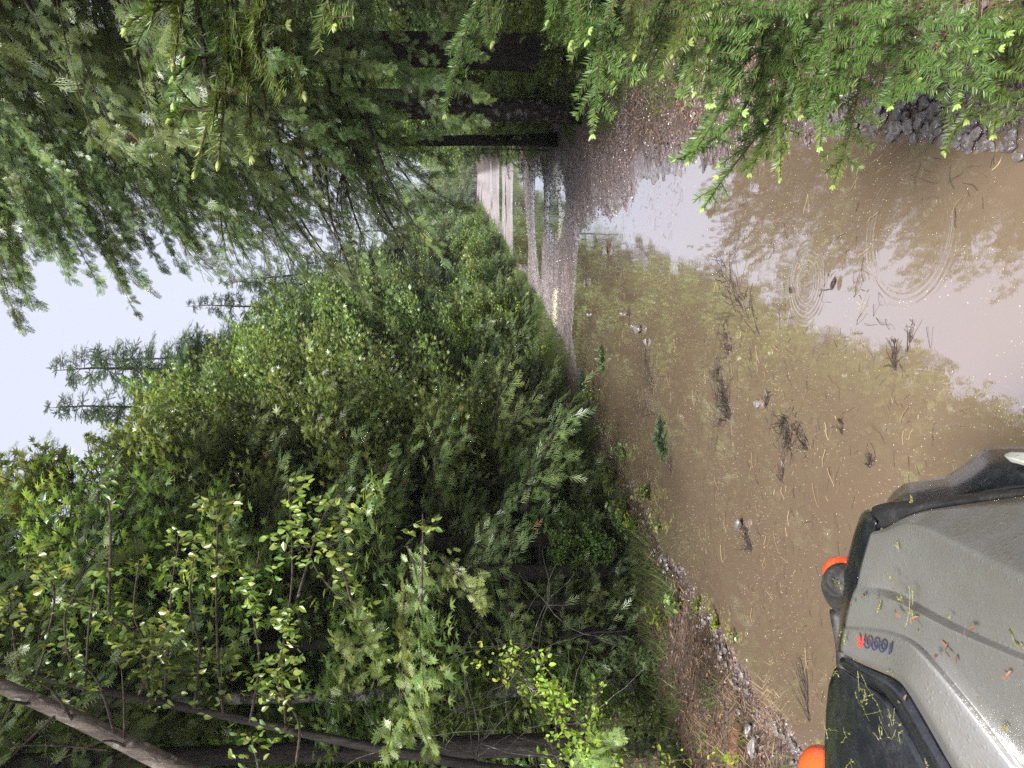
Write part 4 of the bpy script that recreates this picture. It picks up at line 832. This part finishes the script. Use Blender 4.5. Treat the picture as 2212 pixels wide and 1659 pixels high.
drift(1935, 800, 70, -1.6, 16, 'dark soggy twig cluster by the bright sky reflection', .3, .3)
drift(1770, 640, 60, -1.1, 3, 'lone thin stick pointing out of the smaller ripple ring', .3, .1)
drift(1960, 760, 75, -1.35, 4, 'pale thin stick at the tip of the tree reflection', .3, .1)
drift(1750, 1560, 130, -1.7, 10, 'long thin root trailing in the water by the front of the vehicle', .2, .15)
drift(1360, 705, 45, -1.6, 18, 'short prickly twig beside the small pale stone', .7, .4)
drift(1820, 940, 40, -1.6, 12, 'little dark twig knot left of the ripple rings', .6, .4)
drift(1880, 1010, 30, -1.5, 12, 'small scrap of bark and twig near the vehicle', .8, .4)
# specks
fl = MB(); rg = np.random.default_rng(404)
def onwater(n, y0, y1, t0=-2.4, t1=2.6, pw=1.5):
    y = y0+(y1-y0)*rg.random(n)**pw; x = xroad(y)+rg.uniform(t0, t1, n); k = hgt(x, y) < -.006; return x[k], y[k]
x, y = onwater(44000, 1.2, 11); k = fbm(x*2.5+3, y*2.5, 4)+rg.random(len(x))*.25 > .6; x, y = x[k], y[k]; n_ = len(x); a = rg.uniform(0, 6.28, n_); s = rg.uniform(.0014, .0038, n_)*(1+.13*y)
inst(fl, LEAF, np.stack([x, y, np.full(n_, .003)], -1), np.stack([np.cos(a), np.sin(a), a*0], -1), np.array((0, 0, 1))+rg.normal(size=(n_, 3))*.12, s, s, 0, rg.random(n_))
mt, n, p = new_mat('pollen_fleck'); n.links.new(ramp(n, [(0, (.3, .24, .14)), (.5, (.55, .48, .3)), (1, (.8, .76, .6))], attr(n)), p.inputs['Base Color']); M['fleck'] = mt
tag(fl.build('floating_pollen', M['fleck']), 'cream coloured catkin scales and pollen flecks spread over the brown puddle', 'pollen', kind='stuff')
fs = MB(); x, y = onwater(6500, 1.4, 10); k = (fbm(x*1.2+9, y*1.2, 3)+.12*(x < xroad(y)-.6)) > .46; x, y = x[k], y[k]
for xx, yy in zip(x, y):
    a = rg.normal(0, .6) if xx < xroad(yy) else rg.uniform(0, 6.28); P = bline((xx, yy, .001), (cos(a), sin(a), rg.normal(0, .03)), rg.uniform(.02, .12), 6, 0, .5, rg); P[:, 2] = np.clip(P[:, 2], -.001, .012); tube(fs, P, rg.uniform(.0005, .0013), 3, 0 if rg.random() < .6 else 1, rg.random(), False)
tag(fs.build('floating_needles', [M['twig'], M['straw']]), 'dark needles and hair thin twigs drifting on the puddle', 'debris', kind='stuff')
# ------------------------------------------------------------------ the vehicle's front fender (lower left)
def CV(x, y, z): return G(1659+x*.5, 829.5+y*.5, z)
def grid_mesh(rows, name, mt, parent, sub=2, crease_rows=(), thick=.006, cval=.75, ccols=()):
    nr, nc = len(rows), len(rows[0]); V = [CV(*q) for r in rows for q in r]; me = bpy.data.meshes.new(name)
    F = [(i*nc+j, i*nc+j+1, (i+1)*nc+j+1, (i+1)*nc+j) for i in range(nr-1) for j in range(nc-1)]
    me.from_pydata([tuple(v) for v in V], [], F); me.update(); ob = bpy.data.objects.new(name, me); COL.objects.link(ob)
    cr = me.attributes.new('crease_edge', 'FLOAT', 'EDGE')
    for e in me.edges:
        a, b_ = e.vertices; ra, rb, ca, cb2 = a//nc, b_//nc, a % nc, b_ % nc; v_ = 0.
        if ra == rb and (ra in crease_rows): v_ = cval
        if ra == rb and ra in (0, nr-1): v_ = 1.
        if ca == cb2 and ca in (0, nc-1): v_ = 1.
        if ca == cb2 and ca in ccols: v_ = .6
        if name != 'fender_panel' and v_ == 0: v_ = .55
        cr.data[e.index].value = v_
    up_ = sum((p_.normal.z for p_ in me.polygons))
    if up_ < 0: me.flip_normals()
    s = ob.modifiers.new('thickness', 'SOLIDIFY'); s.thickness = thick; s.offset = -1
    s = ob.modifiers.new('smooth', 'SUBSURF'); s.levels = s.render_levels = sub
    for p_ in me.polygons: p_.use_smooth = True
    me.materials.append(mt); ob.parent = parent
    return ob
def panel_mat(name, col, rough, metal, dirt, coat=0, dcol=(.2, .15, .1), dsc=9):
    mt, n, p = new_mat(name); P = pos(n); a = noise(n, dsc, 7, .72, P, 1.2); fine = noise(n, 160, 4, .7, P)
    mpn = nd(n, 'ShaderNodeMapping'); mpn.inputs['Scale'].default_value = (1, .25, 1); mpn.inputs['Rotation'].default_value = (0, 0, .5); n.links.new(P, mpn.inputs[0]); st = noise(n, 45, 5, .7, mpn.outputs[0])
    f = math_(n, 'MULTIPLY', ramp_bw(n, a, .5-dirt*.2, .72), math_(n, 'ADD', ramp_bw(n, fine, .35, .65), .25)); f = math_(n, 'ADD', f, math_(n, 'MULTIPLY', ramp_bw(n, st, .55, .75), dirt*.5), True)
    n.links.new(mixc(n, math_(n, 'MULTIPLY', f, min(1, dirt+.25)), col, dcol), p.inputs['Base Color'])
    n.links.new(math_(n, 'ADD', math_(n, 'MULTIPLY', f, .4), rough, True), p.inputs['Roughness']); p.inputs['Metallic'].default_value = metal; p.inputs['Coat Weight'].default_value = coat; p.inputs['Coat Roughness'].default_value = .12
    vd = nd(n, 'ShaderNodeTexVoronoi'); vd.inputs['Scale'].default_value = 95; n.links.new(P, vd.inputs[0]); dr_ = math_(n, 'MULTIPLY', math_(n, 'SUBTRACT', .32, vd.outputs['Distance'], True), 3.)
    n.links.new(bump(n, math_(n, 'ADD', math_(n, 'ADD', fine, a), dr_), .3, .003), p.inputs['Normal']); return mt
def ramp_bw(n, src, lo, hi):
    r = nd(n, 'ShaderNodeMapRange'); r.inputs[1].default_value = lo; r.inputs[2].default_value = hi; n.links.new(src, r.inputs[0]); return r.outputs[0]
M['silver'] = panel_mat('silver_grey_plastic', (.36, .355, .345), .24, .7, .6, .4, (.17, .14, .1)); M['blackp'] = panel_mat('black_plastic', (.008, .009, .013), .12, 0, .2, .6, (.06, .058, .055)); M['orange'] = panel_mat('orange_paint', (.8, .085, .02), .3, 0, .05, .6)
M['blackm'] = panel_mat('matt_black_plastic', (.012, .012, .013), .5, 0, .35, 0, (.11, .1, .09)); M['greyp'] = panel_mat('grey_plastic', (.24, .25, .22), .5, 0, .3)
c0 = CV(700, 1100, .6); atv = empty('quad_bike', (0, 0, 0)); tag(atv, 'muddy silver and black off road vehicle front with orange bumper tips and yellow catkins', 'vehicle')
Rw = [[(445, 637, .925), (507, 630, .93), (602, 558, .935), (800, 527, .93), (1080, 488, .92), (1350, 455, .91)],
      [(440, 652, .93), (512, 645, .938), (607, 580, .955), (800, 690, .98), (1106, 860, 1.02), (1350, 990, 1.05)],
      [(408, 755, .93), (470, 765, .935), (585, 745, .94), (780, 850, .955), (1106, 1010, .985), (1350, 1120, .97)],
      [(381, 862, .93), (462, 872, .935), (565, 893, .928), (755, 1010, .938), (1106, 1160, .97), (1350, 1265, .96)],
      [(366, 905, .937), (455, 915, .944), (570, 940, .95), (735, 1042, .958), (1106, 1205, .975), (1350, 1300, .975)],
      [(345, 965, .93), (445, 968, .935), (580, 1000, .945), (712, 1085, .95), (1070, 1300, .955), (1350, 1480, .95)],
      [(326, 1045, .925), (440, 1047, .93), (590, 1070, .935), (690, 1150, .94), (975, 1490, .912), (1180, 1760, .88)],
      [(322, 1062, .93), (430, 1066, .934), (585, 1095, .942), (660, 1150, .958), (940, 1498, .925), (1130, 1775, .89)],
      [(314, 1140, .928), (423, 1190, .93), (552, 1235, .938), (605, 1275, .955), (812, 1628, .925), (925, 1845, .895)],
      [(312, 1162, .92), (425, 1212, .92), (545, 1262, .925), (592, 1300, .93), (790, 1655, .905), (900, 1860, .885)]]
grid_mesh(Rw, 'fender_panel', M['silver'], atv, 3, (1, 3, 4, 6, 7, 8), cval=.5)
grid_mesh([[(400, 563, .90), (412, 553, .905), (440, 528, .905)], [(385, 605, .905), (415, 590, .925), (470, 600, .928)], [(370, 650, .90), (400, 655, .915), (448, 648, .918)], [(345, 745, .89), (375, 755, .91), (412, 758, .92)], [(330, 805, .89), (352, 850, .905), (384, 862, .92)],
           [(322, 930, .885), (338, 940, .905), (350, 965, .92)], [(308, 1040, .885), (318, 1045, .905), (330, 1048, .916)], [(292, 1150, .88), (300, 1158, .9), (316, 1166, .912)]], 'front_trim', M['blackp'], atv, 2, (), .012)
grid_mesh([[(440, 528, .905), (520, 511, .905), (600, 508, .90), (800, 478, .895), (1050, 455, .89), (1350, 425, .88)], [(450, 560, .918), (525, 545, .92), (605, 530, .92), (800, 500, .915), (1070, 472, .905), (1350, 440, .9)], [(470, 610, .92), (512, 634, .918), (606, 562, .922), (800, 531, .918), (1080, 492, .908), (1350, 459, .9)]], 'fender_trim', M['blackm'], atv, 2, (1,), .014)
grid_mesh([[(508, 508, .82), (545, 462, .82), (590, 430, .82), (680, 412, .82), (765, 400, .815), (850, 345, .8), (905, 300, .79), (945, 270, .78), (1106, 269, .77), (1350, 270, .76)],
           [(520, 512, .85), (565, 485, .86), (620, 460, .86), (700, 450, .86), (790, 440, .855), (880, 400, .85), (960, 350, .84), (1000, 330, .83), (1110, 320, .82), (1350, 320, .81)],
           [(530, 520, .865), (580, 512, .88), (640, 512, .885), (720, 505, .885), (810, 492, .88), (900, 478, .875), (980, 465, .87), (1060, 450, .865), (1120, 440, .86), (1350, 425, .85)]], 'mud_flap', M['blackp'], atv, 2, (1,), .012)
grid_mesh([[(1018, 300, .842), (1050, 288, .84), (1110, 290, .835), (1350, 300, .83)], [(1020, 318, .85), (1060, 322, .85), (1115, 345, .845), (1350, 360, .84)]], 'flap_insert', M['greyp'], atv, 2, (), .01)
# black headlight pod, lower left
grid_mesh([[(318, 1168, .914), (425, 1218, .914), (545, 1268, .918), (592, 1306, .918), (790, 1662, .908), (900, 1870, .9)], [(308, 1195, .916), (400, 1245, .925), (515, 1312, .93), (560, 1352, .93), (742, 1665, .92), (850, 1880, .91)], [(300, 1212, .90), (390, 1268, .905), (495, 1335, .905), (535, 1375, .905), (700, 1680, .895), (800, 1900, .89)]], 'pod_rim', M['blackp'], atv, 2, (1,), .01, .4)
grid_mesh([[(300, 1214, .899), (390, 1270, .902), (495, 1337, .902), (535, 1377, .902), (700, 1682, .893), (800, 1902, .887)], [(285, 1235, .905), (350, 1320, .91), (430, 1420, .915), (480, 1480, .915), (600, 1720, .905), (680, 1920, .9)], [(262, 1300, .895), (285, 1400, .905), (320, 1500, .91), (340, 1600, .91), (400, 1780, .905), (450, 1960, .9)],
           [(248, 1420, .88), (248, 1480, .885), (246, 1560, .888), (244, 1640, .888), (250, 1800, .885), (260, 1960, .88)], [(252, 1425, .84), (250, 1480, .84), (240, 1560, .84), (234, 1640, .84), (236, 1800, .84), (240, 1960, .84)]], 'pod_cover', M['blackp'], atv, 2, (2, 3), .008)
# orange bumper tips and black sleeve
def otube(pts, r, name, mt):
    mb = MB(); P = poly(np.array([CV(*q) for q in pts]), 24); rr = np.interp(np.linspace(0, 1, 24), np.linspace(0, 1, len(r)), r); tube(mb, P, rr, 20, 0, .5, True); o = mb.build(name, mt, atv, smooth=True); return o
otube([(480, 830, .80), (400, 808, .815), (330, 795, .82), (292, 806, .815), (280, 850, .78), (300, 900, .72)], (.015, .024, .028, .027, .02, .015), 'bumper_tip', M['orange'])
otube([(440, 880, .80), (375, 860, .83), (318, 845, .84), (300, 880, .82), (310, 930, .78), (350, 980, .74)], (.03, .036, .035, .034, .028, .018), 'bumper_sleeve', M['blackm'])
otube([(420, 1660, .80), (300, 1640, .815), (225, 1625, .82), (195, 1660, .81), (190, 1730, .78)], (.02, .03, .034, .034, .025), 'bumper_tip', M['orange'])
otube([(300, 980, .68), (330, 1200, .66), (300, 1500, .66), (260, 1800, .66)], (.02, .02, .02, .02), 'bumper_bar', M['blackm'])
# decal letters
def letters(s, p0, p1, topdir, hgt_, col, zoff=.004):
    cu = bpy.data.curves.new('lettering', 'FONT'); cu.body = s; cu.size = 1; cu.extrude = .01; cu.offset = .012; ob = bpy.data.objects.new('lettering', cu); COL.objects.link(ob)
    me = bpy.data.meshes.new_from_object(ob); bpy.data.objects.remove(ob); xs = [v.co.x for v in me.vertices]; yl = [v.co.y for v in me.vertices]; x0, x1, y0, y1 = min(xs), max(xs), min(yl), max(yl)
    a, b_ = np.array(p0), np.array(p1); u_ = b_-a; t = np.array(topdir)-a; nn = nrm(np.cross(u_, t)); nn = nn if nn[2] > 0 else -nn
    for v in me.vertices:
        q = a+u_*(v.co.x-x0)/(x1-x0)+t*(v.co.y-y0)/(y1-y0)+nn*(zoff+v.co.z*.02); v.co = q
    o = bpy.data.objects.new('lettering', me); COL.objects.link(o); me.materials.append(col); o.parent = atv; return o
def plain(name, c, r=.45):
    mt, n, p = new_mat(name); P = pos(n); n.links.new(mixc(n, math_(n, 'MULTIPLY', ramp_bw(n, noise(n, 120, 4, .7, P), .5, .7), .5), c, tuple(x*.5+.1 for x in c)), p.inputs['Base Color']); p.inputs['Roughness'].default_value = r; return mt
M['navy'] = plain('navy_decal', (.025, .028, .06)); M['red'] = plain('red_decal', (.55, .04, .03))
zz = .9375
letters('1000', CV(545, 1118, .944), CV(428, 1090, .9395), CV(538, 1170, .942), .03, M['navy'], .004); letters('R', CV(424, 1088, .9395), CV(390, 1083, .938), CV(418, 1140, .9375), .03, M['red'], .004)
# wheel under the fender
wc = np.array(CV(900, 760, .9)); wc = np.array((wc[0]-.02, wc[1]-.12, .31)); wh = empty('wheel', (0, 0, 0)); wh.parent = atv
def ringm(name, prof, mt, par):
    mb = MB(); k = len(prof); na = 48; A_ = np.arange(na)*2*pi/na; V = np.array([[wc[0]+px_, wc[1]+r_*cos(a), wc[2]+r_*sin(a)] for a in A_ for px_, r_ in prof]); i = np.arange(na)[:, None]*k; j = np.arange(k-1)[None]; i2 = ((np.arange(na)+1) % na)[:, None]*k
    mb.add(V, [np.stack([i+j, i+j+1, i2+j+1, i2+j], -1).reshape(-1, 4)]); return mb.build(name, mt, par, smooth=True)
ringm('tyre', [(-.09, .16), (-.12, .22), (-.11, .29), (-.06, .315), (.06, .315), (.11, .29), (.12, .22), (.09, .16)], M['blackm'], wh); ringm('rim', [(-.09, .165), (-.03, .14), (.05, .13), (.06, .03), (.06, .001)], M['blackp'], wh)
otube([(650, 800, .6), (900, 1100, .58), (1200, 1500, .56), (1400, 1900, .55)], (.1, .16, .18, .18), 'chassis', M['blackm'])
# catkins, leaves fallen on the vehicle
rg = np.random.default_rng(505)
def catkin(x, y, z, L, n, label, sc=1., mt='blossom'):
    mb = MB(); o_ = CV(x, y, z+.006)
    for k in range(n):
        p0 = rg.normal(size=3)*(L*.3, L*.35, .001); P = bline(p0, rg.normal(size=3)*(1, 1, .05), L*rg.uniform(.4, 1.1), 8, .0, .45, rg); P[:, 2] = np.abs(P[:, 2])*.4; tube(mb, P, .00045, 4, 0, .35, False)
        for q in P[rg.integers(0, 8, 4)]:
            inst(mb, RT_LO[k % 5], np.array([q]), rg.normal(size=3), (0, .1, 1), rg.uniform(.004, .009)*sc, rg.uniform(.003, .006)*sc, 0, np.array([rg.random()]))
    ob = mb.build('fallen_catkin', M[mt]); ob.location = o_; return tag(ob, label, 'catkin')
mt, n, p = new_mat('catkin_yellow'); n.links.new(ramp(n, [(0, (.05, .05, .012)), (.6, (.13, .13, .025)), (1, (.22, .19, .05))], attr(n)), p.inputs['Base Color']); M['blossom'] = mt
for x, y, z, L, n_, lab in [(590, 925, .955, .045, 9, 'yellow catkin spray on the silver ridge'), (470, 940, .945, .02, 4, 'small yellow catkin scrap left of the ridge spray'), (545, 690, .945, .02, 2, 'single yellow thread on the dark silver facet'), (780, 985, .955, .015, 1, 'short straw coloured catkin right of the ridge spray'),
                            (295, 860, .868, .025, 5, 'yellow catkins on the black bumper sleeve'), (620, 495, .9, .014, 4, 'tiny yellow scraps on the black mud flap'), (420, 1350, .915, .04, 10, 'dense yellow catkin clump on the black pod'), (550, 1480, .915, .035, 8, 'second yellow catkin clump below the dense one'),
                            (480, 1400, .915, .05, 4, 'long curling green catkin threads joining two clumps'), (330, 1510, .915, .03, 4, 'yellow catkin at the left of the black pod'), (340, 1600, .915, .045, 3, 'long green thread along the left of the pod'), (500, 1560, .912, .035, 3, 'green thread hanging below the second clump'),
                            (245, 1500, .9, .03, 4, 'yellow catkins caught along the front edge of the pod'), (290, 1230, .915, .02, 4, 'yellow catkins at the pod corner near the panel gap'), (690, 1648, .92, .02, 3, 'yellow catkin at the bottom edge of the pod'), (1075, 1110, .965, .02, 3, 'yellow catkin on the rear silver panel'),
                            (320, 1100, .935, .03, 3, 'yellow thread on the front edge beside the number'), (535, 1245, .935, .012, 2, 'yellow speck at the panel corner under the number'), (1020, 1465, .925, .02, 3, 'small yellow catkin beside the muddy stain')]: catkin(x, y, z, L, n_, lab)
for x, y, z, lab in [(370, 935, .942, 'brown bud scale at the front of the silver panel'), (410, 920, .946, 'rusty leaf fragment behind the front bud scale'), (570, 985, .955, 'long brown leaf scrap under the ridge catkins'), (625, 1022, .955, 'oval brown leaf right of the ridge catkins'), (760, 1142, .952, 'reddish leaf scrap in the silver valley'),
                     (720, 1180, .955, 'dark brown leaf curl on the brightest silver edge'), (800, 1180, .955, 'dark red scale right of the valley scrap'), (1030, 1280, .965, 'brown leaf flake on the rear panel'), (855, 1062, .968, 'tiny brown scale on the silver ridge'), (575, 1375, .922, 'pale tan flake on the pod rim')]:
    mb = MB(); m_ = 2; inst(mb, LEAF, rg.normal(size=(m_, 3))*.003, rg.normal(size=(m_, 3))*(1, 1, .1), np.array((0, 0, 1.))+rg.normal(size=(m_, 3))*.2, rg.uniform(.01, .017, m_), rg.uniform(.007, .012, m_), 0, rg.uniform(.2, .85, m_)); ob = mb.build('leaf_scrap', M['litter']); ob.location = CV(x, y, z+.006); tag(ob, lab, 'leaf')
# ------------------------------------------------------------------ damp air
hz = MB(); hx0, hx1, hy0, hy1, hz0, hz1 = -620, 760, -60, 1050, -1.2, 16
hz.add([(x_, y_, z_) for x_ in (hx0, hx1) for y_ in (hy0, hy1) for z_ in (hz0, hz1)], [[(0, 1, 3, 2), (4, 6, 7, 5), (0, 4, 5, 1), (2, 3, 7, 6), (0, 2, 6, 4), (1, 5, 7, 3)]])
mt = bpy.data.materials.new('damp_air'); mt.use_nodes = True; n = mt.node_tree; n.nodes.clear(); o = n.nodes.new('ShaderNodeOutputMaterial'); pv = n.nodes.new('ShaderNodeVolumePrincipled'); pv.inputs['Color'].default_value = (.9, .93, .95, 1); pv.inputs['Density'].default_value = .0008; pv.inputs['Anisotropy'].default_value = .2
n.links.new(pv.outputs[0], o.inputs['Volume']); ho = hz.build('haze', mt); tag(ho, kind='stuff')
# ------------------------------------------------------------------ labels counted from the near end
ORD = 'nearest second third fourth fifth sixth seventh eighth ninth tenth eleventh twelfth thirteenth fourteenth fifteenth sixteenth seventeenth eighteenth nineteenth twentieth'.split()
TENS = {2: 'twenty', 3: 'thirty', 4: 'forty', 5: 'fifty', 6: 'sixty', 7: 'seventy', 8: 'eighty', 9: 'ninety'}
TT = {2: 'twentieth', 3: 'thirtieth', 4: 'fortieth', 5: 'fiftieth', 6: 'sixtieth', 7: 'seventieth', 8: 'eightieth', 9: 'ninetieth'}
def ordw(i):
    if i >= 99: return 'hundredth' if i == 99 else 'hundred and '+('first' if i == 100 else ordw(i-100))
    if i < 20: return ORD[i]
    n_ = i+1; return TT[n_//10] if n_ % 10 == 0 else TENS[n_//10]+' '+('first' if n_ % 10 == 1 else ORD[n_ % 10-1])
gs = {}
for o in COL.objects:
    if o.parent is None and o.get('group'): gs.setdefault((o['group'], o['label']), []).append(o)
for (g_, l_), lst in gs.items():
    if len(lst) < 2: continue
    lst.sort(key=lambda q: q.location.y)
    for i, q in enumerate(lst): q['label'] = l_+', '+ordw(i)+(' one' if i == 0 else ' nearest the camera')
